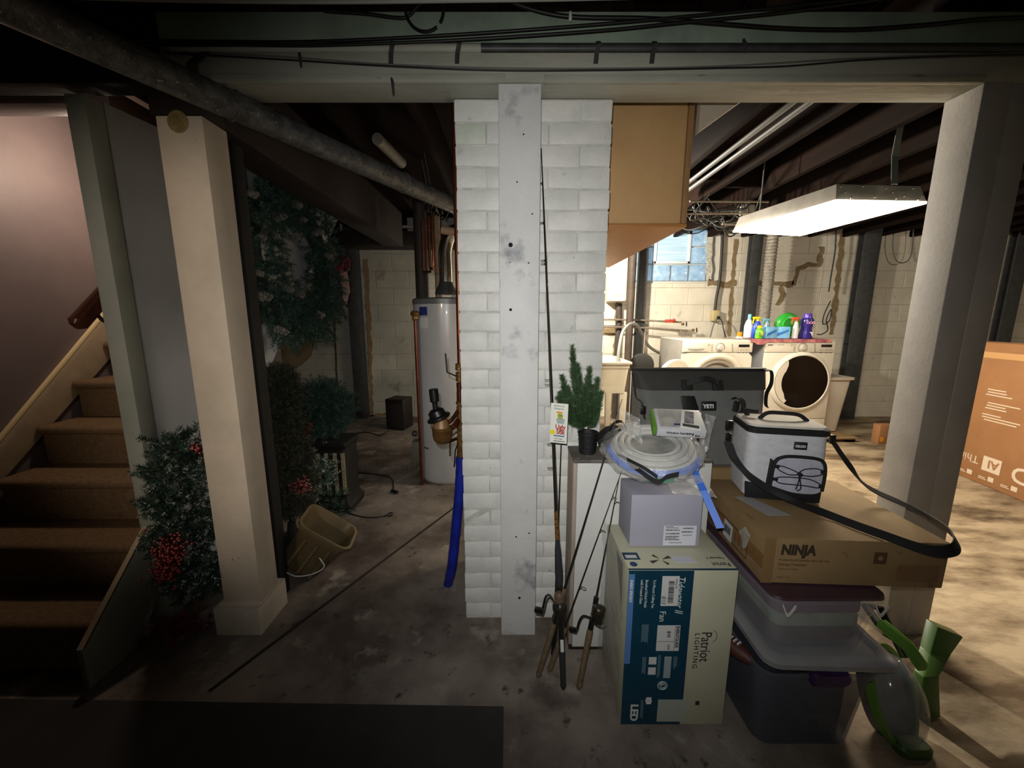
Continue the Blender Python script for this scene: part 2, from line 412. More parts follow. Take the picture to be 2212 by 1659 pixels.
for r in range(nc):
    z0 = r * ch
    cuts = [0, .4, .8, 1] if r % 2 else [0, .2, .6, 1]
    m = green_brick if r in (26,) else white_brick
    for a, b in zip(cuts[:-1], cuts[1:]):
        brick(X0 + a * Wp, X0 + b * Wp, Y0, Y0 + .1, z0, m if b < .45 else white_brick)
    for sx in (0, 1):
        xa = X0 if sx == 0 else X1 - .1
        for a, b in (((.1, .3), (.3, .413)) if r % 2 else ((.1, .2), (.2, .413))):
            brick(xa, xa + .1, Y0 + a, Y0 + b, z0, white_brick)
pb = thing('board_pillar', 'white painted wooden post standing against the front of the brick pillar', 'pillar', (.025, 1.39, 0), kind='structure')
MB().box((-.043, 1.348, 0), (.0926, 1.433, TOP - .001)).build('post', white_wood, pb, bev=.003)
hol = MB()
for px, py, r in ((1103, 529, .0075), (1103, 669, .005), (1131, 290, .0025), (1117, 393, .0025), (1150, 462, .0025), (1142, 568, .0025), (1102, 567, .002), (1143, 1152, .003), (1122, 1292, .005), (1115, 1160, .003)):
    q = at(px, py, Y=1.3465); hol.cyl(q, q + V((0, .0012, 0)), r, n=10)
hol.build('nail_hole', mat('hole_black', '#141210', rough=.9), pb)

# ---------------------------------------------------------------- header beam (runs right across)
hb = thing('beam', 'painted wooden header beam running across the whole basement, light below and green above', 'beam', (0, 1.4, 1.98), kind='structure')
MB().box((-1.12, 1.348, 1.979), (3.2, 1.466, 2.062)).build('lower_timber', beam_light, hb, bev=.003)
MB().box((-1.12, 1.385, 2.064), (3.2, 1.466, 2.198)).build('upper_timber', beam_green, hb, bev=.003)
MB().box((-1.11, 1.344, 1.9775), (-.02, 1.36, 2.003)).build('edge_strip', beam_light, hb, bev=.002)
MB().box((.1, 1.344, 1.9775), (1.48, 1.36, 2.0)).build('edge_strip', beam_light, hb, bev=.002)
MB().box((-2.2, 1.39, 2.0), (-1.125, 1.466, 2.198)).build('old_timber', wood_rim, hb, bev=.003)
mth = MB()
for i in range(9):
    x = -1.1 + i * .42 + rnd(-.05, .05); mth.box((x, 1.392, 2.2), (x + .2, 1.44, 2.33))
mth.build('filler_block', wood_dark, hb)

# right post
rpp = mat('warm_grey_post', '#aca59c', '#9d978f', 5, bump=.2, bsc=80, rough=.65, spot=[('#6b665e', 40, .72, .77)])
rp = thing('pillar', 'grey painted square post on the right, under the header beam', 'pillar', (1.56, 1.4, 0), kind='structure')
MB().box((1.482, 1.348, 0), (1.575, 1.463, 1.979)).build('post', rpp, rp, bev=.003)
MB().box((1.577, 1.350, 0), (1.66, 1.463, 1.979)).build('post_board', rpp, rp, bev=.003)

# cream pillar on the left with plinth
lp = thing('pillar', 'cream painted square pillar with a plinth beside the stairs', 'pillar', (-1.08, 1.42, 0), kind='structure')
MB().box((-1.152, 1.37, .13), (-1.002, 1.482, 1.895)).build('shaft', post_paint, lp, bev=.003)
pl = MB().box((-1.18, 1.345, 0), (-1.0, 1.53, .118)).build('plinth', post_paint, lp, bev=.004)
MB().prism([(-1.18, 1.345, .118), (-1.0, 1.345, .118), (-1.0, 1.53, .118), (-1.18, 1.53, .118)], (0, 0, .001)).build('plinth_top', post_paint, lp)
MB().box((-1.165, 1.357, .118), (-1.001, 1.505, .134)).build('plinth_cap', post_paint, lp, bev=.005)
q = at(383, 262, Y=1.367)
MB().lathe([(.001, 0), (.03, 0), (.034, .001)], q, (0, 1, 0), 20).build('sawn_stain', mat('amber_knot', '#8f7f50', '#6a5a34', 30, rough=.6), lp)

tag(MB().box((-1.13, 1.55, 0), (-1.035, 1.61, 1.897)).build('pillar', mat('near_black_strip', '#120d0a', '#0c0908', 9, rough=.8), None, bev=.003), 'near black narrow upright strip directly behind the cream pillar', 'pillar', kind='structure')  # near-black upright strip filling the gap behind the cream pillar
# side wall boards under/along the stairs, end stud
sw = thing('wall_stair_side', 'grey painted side of the stair enclosure with its end stud', 'wall', (-1.44, 1.4, 0), kind='structure')
MB().box((-1.475, 1.408, .03), (-1.41, 1.470, 1.979)).build('end_stud', grey_paint, sw, bev=.002)
MB().prism([(-1.412, y, z) for y, z in ((1.474, .03), (2.0, .03), (2.0, .74), (3.38, 2.12), (1.474, 1.985))], (-.02, 0, 0)).build('side_panel', mat('cool_grey_panel', '#999ea2', '#8f9498', 3, rough=.6, bump=.1), sw)

# ---------------------------------------------------------------- staircase
st = thing('staircase', 'brown carpeted stairs climbing between mauve wall and grey enclosure', 'stairs', (-1.84, 1.2, 0))
N_ = 12; Yn, Zn, ru, ri = 1.176, .20, .18, .185
SX0, SX1 = -2.2, -1.465
for k in range(N_):
    y0, z0 = Yn + k * ru, Zn + k * ri
    prof = [(y0 + .022, 0 if k == 0 else z0 - ri - .004), (y0 + .022, z0 - .042)]
    for i in range(7):
        a = -pi / 2 - pi * i / 6
        prof.append((y0 + .018 + .02 * cos(a), z0 - .02 + .02 * sin(a)))
    prof += [(y0 + ru + .03, z0), (y0 + ru + .03, z0 - ri if k else 0)]
    rows_ = [[(x, py + (0.004 * mnoise.noise(V((x * 9, k, 0)))), pz) for py, pz in prof] for x in np.linspace(SX0, SX1, 12)]
    MB().loft(rows_).build('step', carpet, st, smooth=True, ang=50)
def slopeboard(x, t, lo, hi, y0, y1, m, name):
    # band parallel to the stair slope between offsets lo..hi above the nosing line
    f = lambda y: Zn + (y - Yn) * ri / ru
    return MB().prism([(x, y0, max(0, f(y0) + lo)), (x, y0, f(y0) + hi), (x, y1, f(y1) + hi), (x, y1, f(y1) + lo)], (t, 0, 0)).build(name, m, st, bev=.002)
slopeboard(-2.221, .014, -.3, .095, .95, 3.4, stair_trim, 'skirt_board')
slopeboard(-2.221, .017, .095, .115, .95, 3.4, mat('skirt_cap', '#e0c89a', rough=.5), 'skirt_cap')
MB().prism([(-1.443, y, z) for y, z in ((1.122, 0), (1.283, 0), (3.2, 1.98), (3.0, 2.05), (1.122, .151))], (-.02, 0, 0)).build('stringer', mat('grey_stringer', '#84877b', '#7a7d72', 8, rough=.6), st, bev=.002)
MB().prism([(-1.443, y, z) for y, z in ((1.122, .1515), (1.132, .1515), (3.0, 2.06), (3.0, 2.05))], (-.02, 0, 0)).build('stringer_cap', stair_trim, st)
# handrail
hr = thing('handrail', 'short dark wooden handrail on a bracket inside the stair opening', 'handrail', (-1.52, 1.5, 1.3))
rail = mat('dark_red_wood', '#4a2417', '#38190f', 20, rough=.4, stretch=(1, .2, .2))
a = at(165, 702, X=-1.55); d = V((0, cos(R(45)), sin(R(45))))
MB(frame(a, (1, 0, 0), d)).loft([[(x, y, z) for x, z in rrect(w, w * 1.3, w * .3)] for y, w in ((-.005, .025), (.008, .04), (1.3, .04))]).build('rail', rail, hr, smooth=True)
MB().tube(curve([a + d * .1 + V((0, 0, -.025)), a + d * .1 + V((.03, 0, -.06)), a + d * .1 + V((.085, 0, -.062))]), .006).build('bracket', mat('black_iron', '#171514', rough=.5, metal=.6), hr)
# ---------------------------------------------------------------- big drain pipe and overhead services
A_ = V((-1.08, 1.125, 1.95)); B_ = V((-.40, 2.27, 1.90)); D_ = (B_ - A_)
bpz = thing('drain_pipe', 'thick speckled grey drain pipe crossing diagonally under the ceiling', 'pipe', A_)
MB().tube([A_ - D_ * 1.2, A_ - D_ * .5, A_, A_ + D_ * .5, B_, B_ + D_ * .25], .0445, 28).build('pipe', galv, bpz, smooth=True, ang=60)
for t in (.24, .80):
    p = A_ + D_ * t; ax = D_.normalized()
    MB().ring(p, ax, .0455, .004, 24, 6).build('joint_band', galv, bpz, smooth=True)
hg = mat('rusty_hanger', '#3b3835', '#2a2623', 20, rough=.7)
p = A_ + D_ * .19
MB().ribbon([p + V((-.005, -.05, .0)), p + V((-.005, -.049, .06)), p + V((.0, -.015, .10)), V((p.x + .005, 1.343, 2.06))], (.035, 0, 0), .003).build('hanger_strap', hg, bpz)
# conduit on the beam ledge
cd = thing('conduit', 'thin grey conduit pipe lying on the ledge of the header beam', 'pipe', (0, 1.36, 2.08))
x0 = at(380, 104, Y=1.37).x; x1 = at(1040, 108, Y=1.37).x; x2 = at(1900, 128, Y=1.37).x
MB().tube([(x0, 1.355, 2.0765), (x1, 1.355, 2.0765)], .013, 12).build('painted_length', beam_light, cd, smooth=True)
MB().tube([(x1, 1.355, 2.0768), (x2 + .9, 1.355, 2.0768)], .0135, 12).build('bare_length', mat('dark_conduit', '#3d3f3e', '#2d2f2f', 20, rough=.5), cd, smooth=True)
for px in (850, 992, 1290, 1410):
    q = at(px, 110, Y=1.36)
    MB().ribbon([(q.x, 1.352, 2.094), (q.x + .003, 1.340, 2.080), (q.x - .004, 1.345, 2.058), (q.x - .006, 1.3455, 2.03)], (.014, 0, 0), .003).build('clip', hg, cd)
cable_blk = mat('black_cable', '#121211', rough=.5)
cable_gry = mat('grey_cable', '#5e605a', rough=.6)
def cable(name, pts, r, m, label, cat='cable', Y=1.33, n=6, group=None):
    P = [at(*p, Y=Y) if len(p) == 2 else at(p[0], p[1], Y=p[2]) for p in pts]
    return solo(MB().tube(curve(P, n), r, 7), name, m, label, cat, group=group, smooth=True, ang=80)
cable('ceiling_cable', [(270, 86), (500, 90), (700, 89), (1000, 74), (1300, 52), (1500, 34), (1700, 14), (1900, -8)], .0045, cable_blk, 'upper of two black cables rising to the right across the green beam', Y=1.345)
cable('ceiling_cable', [(290, 96), (500, 97), (700, 98), (1000, 86), (1300, 66), (1460, 50), (1700, 26), (1990, -14)], .0045, cable_blk, 'lower of two black cables rising to the right across the green beam', Y=1.335)
cable('ceiling_cable', [(1060, -20, 1.36), (1130, 14, 1.36), (1230, 36, 1.355), (1400, 40, 1.35), (1560, 52, 1.35), (1700, 62, 1.36), (1850, 64, 1.36), (2000, 54, 1.36), (2120, 42, 1.355), (2260, 36, 1.36)], .006, cable_blk, 'thick black cable sagging across the upper right of the green beam')
cable('ceiling_cable', [(350, 114, 1.33), (600, 128, 1.342), (820, 142, 1.342), (1060, 152, 1.342), (1300, 152, 1.342), (1560, 147, 1.342), (1700, 143, 1.342), (1860, 130, 1.342), (2050, 122, 1.34), (2260, 118, 1.34)], .0025, cable_blk, 'thin black cable drooping along the pale face of the header beam')
cable('ceiling_cable', [(350, 110, 1.335), (600, 122, 1.344), (820, 138, 1.344), (1060, 147, 1.344), (1300, 148, 1.344), (1560, 143, 1.344), (1860, 126, 1.344), (2260, 112, 1.342)], .0022, cable_gry, 'thin grey cable just above the thin black one on the pale header beam')
cable('ceiling_cable', [(150, -6), (400, 1), (700, 4), (1000, 1), (1250, -3), (1500, -10)], .006, mat('pale_conduit', '#a7a9a2', rough=.5), 'pale conduit along the very top of the green beam', 'pipe', Y=1.30)
cable('ceiling_cable', [(700, 24), (790, 30), (850, 38), (880, 36), (905, 10), (930, -10)], .005, cable_blk, 'black cable dropping from the joists beside the coiled loop', Y=1.37)
lp_ = at(917, 22, Y=1.365)
solo(MB().ring(lp_, (0, 1, 0), .058, .0048, 40, 7, a0=.9, a1=6.9, u=(1, 0, 0)), 'cable_loop', cable_blk, 'black cable coiled in a loop against the top of the green beam', 'cable', smooth=True)
q = at(1232, 36, Y=1.345)
solo(MB().lathe([(.004, 0), (.005, .002), (.005, .02), (.003, .026)], q + V((0, .0, -.012)), (0, 0, 1), 10), 'hook', mat('white_plastic', '#c9cbc4', rough=.4), 'tiny white plastic hook on the green beam above the brick pillar', 'hook', smooth=True)
for px, py, l in ((849, 184, .03), (650, 130, .022), (1608, 100, .02)):
    q = at(px, py, Y=1.345)
    solo(MB().tube([q + V((-.004, .002, .02)), q + V((0, -.004, .005)), q + V((.001, -.004, -l))], [.004, .005, .003], 7), 'bracket_clip', hg, 'small rusty clip nailed to the header beam, ' + {849: 'above the dark opening', 650: 'near the big drain pipe', 1608: 'on the conduit above the laundry opening'}[px], 'clip')

# ---------------------------------------------------------------- water heater
WX, WYc, WR = -.5, 3.0, .25
wh = thing('water_heater', 'tall white grey cylindrical water heater behind the brick pillar', 'water heater', (WX, WYc, 0))
tank = mat('heater_enamel', '#b4b6b8', '#a9abad', 3, rough=.3, coat=.3)
MB().lathe([(.235, .0), (.245, .01), (WR, .03), (WR, 1.35)], (WX, WYc, 0), n=48).build('tank', tank, wh, smooth=True)
MB().lathe([(WR + .004, 1.35), (WR + .004, 1.385), (WR - .01, 1.395), (.01, 1.40)], (WX, WYc, 0), n=48).build('top_cap', mat('heater_cap', '#5d6164', rough=.35), wh, smooth=True)
chrome = mat('bright_duct_metal', '#c9cdcf', rough=.12, metal=1)
MB().lathe([(.085, 1.43), (.08, 1.45), (.055, 1.50), (.05, 1.52)], (WX, WYc, 0), n=28).build('draft_hood', mat('hood_metal', '#5a5d5f', rough=.4, metal=.7), wh, smooth=True)
for k in range(4):
    a = pi / 4 + k * pi / 2; x, y = WX + .078 * cos(a), WYc + .078 * sin(a); MB().cyl((x, y, 1.39), (x, y, 1.44), .005).build('hood_leg', MATS['hood_metal'], wh)
MB().tube(curve([(WX, WYc, 1.5), (WX, WYc, 1.62), (WX, WYc, 1.74), (WX + .03, WYc, 1.84), (WX + .1, WYc + .0, 1.89), (WX + .35, WYc, 1.91)], 6), .05, 24).build('flue_pipe', chrome, wh, smooth=True, ang=60)
def sticker(x0, y0, x1, y1, m, name):
    a0 = math.asin((x0 - WX) / WR) if abs(x0 - WX) < WR else -1.5; a1 = math.asin(min(.99, (x1 - WX) / WR)); r = WR + .0012
    P = [[(WX + r * sin(a), WYc - r * cos(a), z) for a in np.linspace(a0, a1, 7)] for z in (y0, y1)]
    mb = MB(); vs = P[0] + P[1]; mb.add(vs, [(i, i + 1, i + 8, i + 7) for i in range(6)]); mb.build(name, m, wh)
sticker(-.665, 1.27, -.60, 1.33, mat('blue_sticker', '#1f2b6a', '#2a3a80', 60, rough=.4), 'blue_sticker')
sticker(-.665, 1.18, -.595, 1.255, mat('pale_sticker', '#c3c5c6', rough=.5), 'pale_sticker')
sticker(-.745, .86, -.70, 1.12, mat('yellow_sticker', '#a08f52', '#3c3a2a', 45, rough=.5, ramp=(.5, .7)), 'yellow_sticker')
sticker(-.67, .27, -.63, .285, mat('dark_badge', '#55585a', rough=.5), 'badge')
MB().box((WX - .30, WYc - .06, .10), (WX - .235, WYc + .03, .28)).build('side_box', mat('tin_dark', '#56544f', rough=.6), wh, bev=.004)
MB().lathe([(.012, 0), (.022, .005), (.022, .03), (.008, .04)], (WX - .245, WYc - .09, .36), (-1, -.3, 0), 14).build('drain_valve', mat('valve_dark', '#2d2c2e', rough=.5), wh, smooth=True)
copper = mat('copper_pipe', '#7a442e', '#5e3424', 20, rough=.35, metal=.8)
brass = mat('brass_fitting', '#8b6a3c', '#6f4f28', 30, rough=.4, metal=.6)
a = at(897, 690, Y=2.76); b = at(893, 1035, Y=2.83)
rl = thing('relief_pipe', 'thin copper pipe with a brass valve standing along the left edge of the water heater', 'pipe', (a.x, 2.88, 0))
MB().tube([(a.x, 2.76, .0), (a.x, 2.76, a.z)], .012, 10).build('pipe', copper, rl, smooth=True)
MB().lathe([(.012, 0), (.022, .012), (.02, .03), (.03, .04), (.034, .055), (.02, .07)], (a.x, 2.76, a.z - .01), n=14).build('valve', brass, rl, smooth=True)
blk = mat('cast_iron_black', '#1a1614', '#241d19', 20, rough=.7)
solo(MB().tube([(-.76, 3.35, 1.2), (-.76, 3.35, 2.2)], .055, 16), 'vent_stack', blk, 'black cast iron stack pipe rising above the left side of the water heater', 'pipe', smooth=True)
# the stack goes down to the floor behind the heater
solo(MB().tube([(-.62, 3.34, 0), (-.62, 3.34, 2.2)], .028, 14), 'riser_pipe', mat('tan_riser', '#86755a', '#6b5b45', 14, rough=.6), 'tan painted riser pipe behind the water heater', 'pipe', smooth=True)
solo(MB().tube([(-.76, 3.35, 0), (-.76, 3.35, 1.2)], .055, 16), 'vent_stack', blk, 'black lower length of the stack behind the water heater', 'pipe', smooth=True)
cp = thing('copper_supply', 'copper supply pipes with a cross bend above the water heater', 'pipe', (-.56, 3.0, 1.4))
for x, y, z1 in ((-.61, 2.97, 1.98), (-.70, 3.16, 2.0)):
    MB().tube([(x, y, 1.401 if x > -.6 else 1.62), (x, y, z1)], .012, 10).build('pipe', mat('bright_copper', '#b06a3a', rough=.3, metal=1) if x > -.6 else copper, cp, smooth=True)
MB().tube(curve([(-.70, 3.16, 1.63), (-.695, 3.15, 1.61), (-.62, 3.05, 1.605), (-.60, 2.93, 1.61), (-.57, 2.90, 1.64), (-.57, 2.90, 2.0)], 5), .010, 8).build('cross_pipe', copper, cp, smooth=True)

# water main on the pillar's left side
px_ = -.222; py_ = 1.60
wm = thing('water_main', 'copper water main with brass valves running down the left side of the brick pillar', 'pipe', (px_, py_, .6))
zt = at(987, 540, Y=py_).z; zj = at(990, 792, Y=py_).z; ze = at(990, 985, Y=py_).z
MB().tube([(px_ + .004, py_, zj), (px_ + .004, py_, 2.19)], .0105, 12).build('pipe', copper, wm, smooth=True)
seg = lambda y0, y1: (at(990, y0, Y=py_).z, at(990, y1, Y=py_).z)
for y0, y1, r, nm in ((785, 800, .016, 'fitting'), (803, 824, .015, 'valve_body'), (826, 866, .013, 'pipe_length'), (866, 874, .017, 'fitting'), (876, 912, .015, 'tee'), (910, 925, .019, 'fitting'), (926, 938, .016, 'union'), (940, 962, .017, 'valve_body'), (960, 987, .0185, 'union')):
    a, b = seg(y0, y1)
    MB().lathe([(r * .8, b), (r, b + .003), (r, (a + b) / 2), (r * .9, (a + b) / 2 + .001), (r, a - .003), (r * .8, a)], (px_, py_, 0), n=12).build(nm, brass if r > .014 else copper, wm, smooth=True)
lev = mat('lever_dark', '#2c2b29', rough=.5, metal=.5)
def lever(p0, p1, p2):
    MB().tube([p0, p1, p2], .0035, 6).build('lever_handle', lev, wm)
lever((px_ - .01, py_ - .01, seg(812, 812)[0]), (px_ - .045, py_ - .03, seg(802, 802)[0]), (px_ - .05, py_ - .03, seg(762, 762)[0]))
lever((px_ - .01, py_ - .01, seg(930, 930)[0]), (px_ - .04, py_ - .03, seg(940, 940)[0]), (px_ - .043, py_ - .03, seg(980, 980)[0]))
lever((px_ - .01, py_ - .01, seg(955, 955)[0]), (px_ - .02, py_ - .03, seg(968, 968)[0]), (px_ - .026, py_ - .03, seg(1003, 1003)[0]))
# pressure regulator hung on the main
rg = thing('pressure_regulator', 'brass bowl shaped valve with a black upright cap, mounted on the water main', 'valve', (px_ - .06, py_ - .03, .85))
c = at(956, 935, Y=1.56); cb = lambda dx, dz: (c.x + dx, c.y, c.z + dz)
k = 1 / F * 1.6
MB().lathe([(.004, -.045), (.024, -.043), (.037, -.03), (.042, -.008), (.042, .012), (.044, .015), (.044, .022), (.040, .026)], cb(0, 0), n=24).build('bowl', brass, rg, smooth=True)
MB().lathe([(.036, .026), (.03, .05), (.022, .065)], cb(-.004, 0), n=20).build('cone', mat('tan_brass', '#8c6d4a', rough=.5, metal=.3), rg, smooth=True)
T = Matrix.Translation(cb(-.012, .062)) @ Matrix.Rotation(R(-22), 4, 'Y')
bp_ = mat('black_plastic', '#121314', rough=.35)
MB(T).lathe([(.042, -.006), (.05, 0), (.05, .008), (.042, .014)], n=24).build('clamp_ring', bp_, rg, smooth=True)
MB(T).lathe([(.036, .012), (.034, .035), (.02, .045)], n=20).build('cap', bp_, rg, smooth=True)
T2 = Matrix.Translation(cb(-.026, .10)) @ Matrix.Rotation(R(-4), 4, 'Y')
MB(T2).lathe([(.011, 0), (.011, .03), (.019, .036), (.0195, .085), (.017, .088)], n=18).build('upright', bp_, rg, smooth=True)
MB().tube(curve([cb(.02, .045), cb(.04, .055), (px_ - .004, py_, seg(884, 884)[0])], 5), .009, 10).build('inlet', copper, rg, smooth=True)
MB().tube(curve([cb(.035, .02), cb(.05, .03), (px_ - .004, py_, seg(905, 905)[0])], 5), .012, 10).build('outlet', copper, rg, smooth=True)
MB().tube(curve([cb(-.01, -.042), cb(.02, -.04), (px_ - .004, py_, seg(945, 945)[0])], 5), .007, 8).build('drain_tube', mat('bright_brass', '#c29a6a', rough=.2, metal=1), rg, smooth=True)
# blue sleeve
e = at(968, 1262, Z=.0)
bl = mat('blue_sleeve', '#1a2a9c', '#142080', 20, rough=.45, bump=.3, bsc=50)
zz = seg(985, 985)[0] - .003
P = [(px_, py_, zz), (px_ - .008, py_, zz - .14), (px_ - .026, py_, zz - .30), (px_ - .052, py_ , .14), (e.x, e.y, .0)]
solo(MB().tube(curve(P, 6), [.0195 + .003 * mnoise.noise(V((i * .7, 0, 0))) + .003 for i in range(25)], 14), 'blue_pipe_sleeve', bl, 'bright blue plastic sleeve over the pipe from the water main down to the floor', 'pipe', smooth=True)

# small things in the boiler room
bb = at(858, 930, Z=0)
spk = thing('black_box', 'small black upright box on the floor in front of the back wall', 'box', (bb.x, bb.y, 0))
Mb = Matrix.Translation((bb.x, bb.y + .12, 0)) @ Matrix.Rotation(R(-14), 4, 'Z')
MB(Mb).box((-.11, -.11, .005), (.11, .11, .355)).build('case', mat('black_case', '#1d1917', '#151211', 10, rough=.6), spk, bev=.008)
MB(Mb).box((-.095, -.1125, .03), (.095, -.110, .30)).build('front_panel', mat('black_case_front', '#262120', rough=.8), spk, bev=.0008)
cable('power_lead', [(750, 938, 4.0), (790, 934, 4.02), (820, 940, 3.95), (840, 930, 4.05)], .006, cable_blk, 'black cord on the floor running to the small black box', n=5)
def floorcord(name, pts, r, m, label):
    P = [at(x, y, Z=r) for x, y in pts]
    return solo(MB().tube(curve(P, 6), r, 6), name, m, label, 'cord', smooth=True, ang=80)
floorcord('cord', [(752, 1020), (790, 1022), (840, 1030), (850, 1050), (848, 1062)], .004, cable_blk, 'thin dark cord on the floor left of the water heater')
floorcord('cord', [(752, 1108), (780, 1116), (812, 1118), (838, 1112)], .0035, cable_blk, 'thin dark cord with a plug near the tipped planter')
solo(MB().tube([at(838, 1112, Z=.012), at(848, 1110, Z=.012)], [.011, .013], 8), 'plug', cable_blk, 'small plug on the floor at the end of the thin cord', 'plug')
solo(MB().tube([at(846, 1060, Z=.012), at(858, 1064, Z=.012)], [.012, .014], 8), 'plug', cable_blk, 'dark plug on the floor left of the foot of the water heater', 'plug')
# overhead pipes in the boiler room
solo(MB().tube([at(815, 300, Y=2.4), at(868, 352, Y=2.75)], .033, 16), 'ceiling_pipe', mat('dirty_white_pipe', '#8b8578', '#6d675c', 20, rough=.6), 'short dirty white pipe end sticking down behind the big drain pipe', 'pipe', smooth=True)
solo(MB().tube([at(755, 488, Y=4.5), at(900, 490, Y=4.5)], .017, 10), 'ceiling_pipe', mat('pale_pipe', '#a9a89c', rough=.6), 'pale horizontal pipe along the top of the boiler room back wall', 'pipe', smooth=True)
solo(MB().box((-2.0, 4.45, 2.05), (-.3, 4.78, 2.195)), 'duct', mat('dark_duct', '#1d1715', rough=.7), 'dark boxed duct above the boiler room back wall', 'duct', bev=.004)
solo(MB().tube([at(954, 496, Y=2.8), at(1010, 506, Y=2.8)], .028, 12), 'ceiling_pipe', mat('tan_pipe_stub', '#a3876c', rough=.6), 'tan pipe stub beside the heater flue, meeting the brick pillar', 'pipe', smooth=True)
for i in range(7):
    x0 = 905 + i * 9 + rnd(-14, 14); dY = i * .075
    cable('loose_cable', [(x0, 330 + i * 16, 2.5 + dY), (x0 + 14, 420 + i * 8, 2.6 + dY), (x0 + 6, 450, 2.7 + dY), (925 + i * 6, 455 + i * 3, 2.68 + dY)], .008, cable_blk, 'dark cable drooping between the joists above the water heater', group='cables above the water heater', n=4)

# ---------------------------------------------------------------- greenery
def box_clip(x=None, y=None, z=None):
    def f(v):
        k = np.ones(len(v), bool)
        for i, r in enumerate((x, y, z)):
            if r: k &= (v[:, :, i] > r[0]).all(1) & (v[:, :, i] < r[1]).all(1)
        return k
    return f
def norm(a): return a / np.maximum(1e-9, np.linalg.norm(a, axis=-1, keepdims=True))
class Needles:
    def __init__(s, seed=1): s.V = []; s.Fc = []; s.n = 0; s.r = np.random.RandomState(seed)
    def sprig(s, p0, p1, n, length, w=.0012, spread=.9, tip=True):
        r = s.r; p0 = np.array(p0, float); p1 = np.array(p1, float); ax = norm(p1 - p0)
        t = r.rand(n, 1); base = p0 + (p1 - p0) * t
        d = r.randn(n, 3); d -= (d @ ax)[:, None] * ax; d = norm(d) * spread + ax * .75; d = norm(d)
        L_ = length * (.6 + .6 * r.rand(n, 1)) * (1 - .45 * t)
        side = norm(np.cross(d, r.randn(n, 3))) * w
        v = np.stack([base - side, base + side, base + d * L_ + side * .3, base + d * L_ - side * .3], 1).reshape(-1, 3)
        k = np.arange(n)[:, None] * 4 + s.n
        s.V.append(v); s.Fc.append(k + np.array([[0, 1, 2, 3]])); s.n += 4 * n
    def build(s, name, m, parent=None, clip=None):
        v = np.concatenate(s.V); f = np.concatenate(s.Fc)
        if clip:
            q = v.reshape(-1, 4, 3); q = q[clip(q)]; v = q.reshape(-1, 3); f = np.arange(len(v)).reshape(-1, 4)
        if parent is not None: v = v - np.array(parent['_b'])
        me = bpy.data.meshes.new(name); me.from_pydata(v.tolist(), [], f.tolist()); me.materials.append(m)
        o = bpy.data.objects.new(name, me); COL.objects.link(o); o.parent = parent; o['kind'] = 'stuff'; return o
green_d = mat('dark_needles', '#25453a', '#182e25', 30, rough=.7)
green_m = mat('green_needles', '#2e4737', '#1f3427', 30, rough=.7)
green_o = mat('olive_needles', '#20250f', '#15190a', 30, rough=.7)
snow = mat('frosted_tips', '#b9bcb8', '#8d908c', 60, rough=.8)
berry = mat('red_berry', '#7c1b18', '#5a1212', 30, rough=.4)
cone_m = mat('frosted_pinecone', '#8c8b86', '#4c4540', 90, rough=.8)
rs = np.random.RandomState(5)

# big wreath on the stair enclosure
wc = V((-1.335, 2.42, 1.585))
wr = thing('christmas_wreath', 'huge dark green artificial wreath with pine cones and red bow on the stair enclosure', 'wreath', wc)
nd = Needles(3); ns = Needles(4)
for i in range(1050):
    a = rs.rand() * 2 * pi; b = rs.rand() * 2 * pi; rr = .375 + .115 * cos(b) * rs.rand() ** .4; dx = .10 * sin(b) * rs.rand() ** .4 + .02
    p = np.array([wc.x + dx, wc.y + rr * cos(a), wc.z + rr * sin(a)])
    out = np.array([dx * .8 + .03, cos(a) * (rr - .37) + rs.randn() * .05, sin(a) * (rr - .37) + rs.randn() * .05 - .02]) + rs.randn(3) * .04
    out = out / np.linalg.norm(out) * (.07 + .05 * rs.rand())
    nd.sprig(p, p + out, 46, .035, .0018)
    if rs.rand() < .2: ns.sprig(p + out * .6, p + out * 1.1, 7, .022, .0016)
WC = box_clip((-1.405, -1.176), None, (1.035, 2.19)); nd.build('needles', green_d, wr, WC); ns.build('frosted_tips', mat('dusty_tips', '#74837c', '#56645e', 50, rough=.8), wr, WC)
MB().ring(wc, (1, 0, 0), .375, .05, 40, 8).build('core_ring', mat('wreath_core', '#0e1a14', rough=.9), wr)
def pinecone(par, p, r, m=cone_m):
    mb = MB(); 
    for i in range(5):
        rr = r * (1 - abs(i - 1.6) / 4.2)
        mb.lathe([(rr * .45, -r * .25), (rr, 0), (rr * .5, r * .12)], V(p) + V((r * .35 * i - r * .5, 0, 0)), (1, .2, .3), 7)
    return mb.build('pine_cone', m, par)
for px, py in ((545, 418), (595, 468), (640, 442), (608, 466), (655, 474), (566, 512), (590, 508), (680, 505), (690, 500), (708, 552), (716, 558), (625, 612), (620, 625), (648, 636), (602, 712), (612, 716), (690, 680), (575, 640), (560, 640), (635, 515), (560, 590)):
    q = at(px, py, X=-1.22); pinecone(wr, q, rnd(.022, .036))
red = mat('red_ribbon', '#6e1119', '#580d13', 12, rough=.6)
bq = at(735, 585, X=-1.24)
bow = MB()
bow.ribbon(curve([bq + V((0, -.01, .07)), bq + V((.03, .03, .10)), bq + V((.02, .06, .03)), bq], 5), (.05, 0, -.02), .004)
bow.ribbon(curve([bq + V((0, .0, .0)), bq + V((.03, -.05, .05)), bq + V((.02, -.07, -.0)), bq], 5), (.05, 0, .02), .004)
bow.ball(bq, .025, 6); 
bow.build('bow', red, wr, smooth=True)
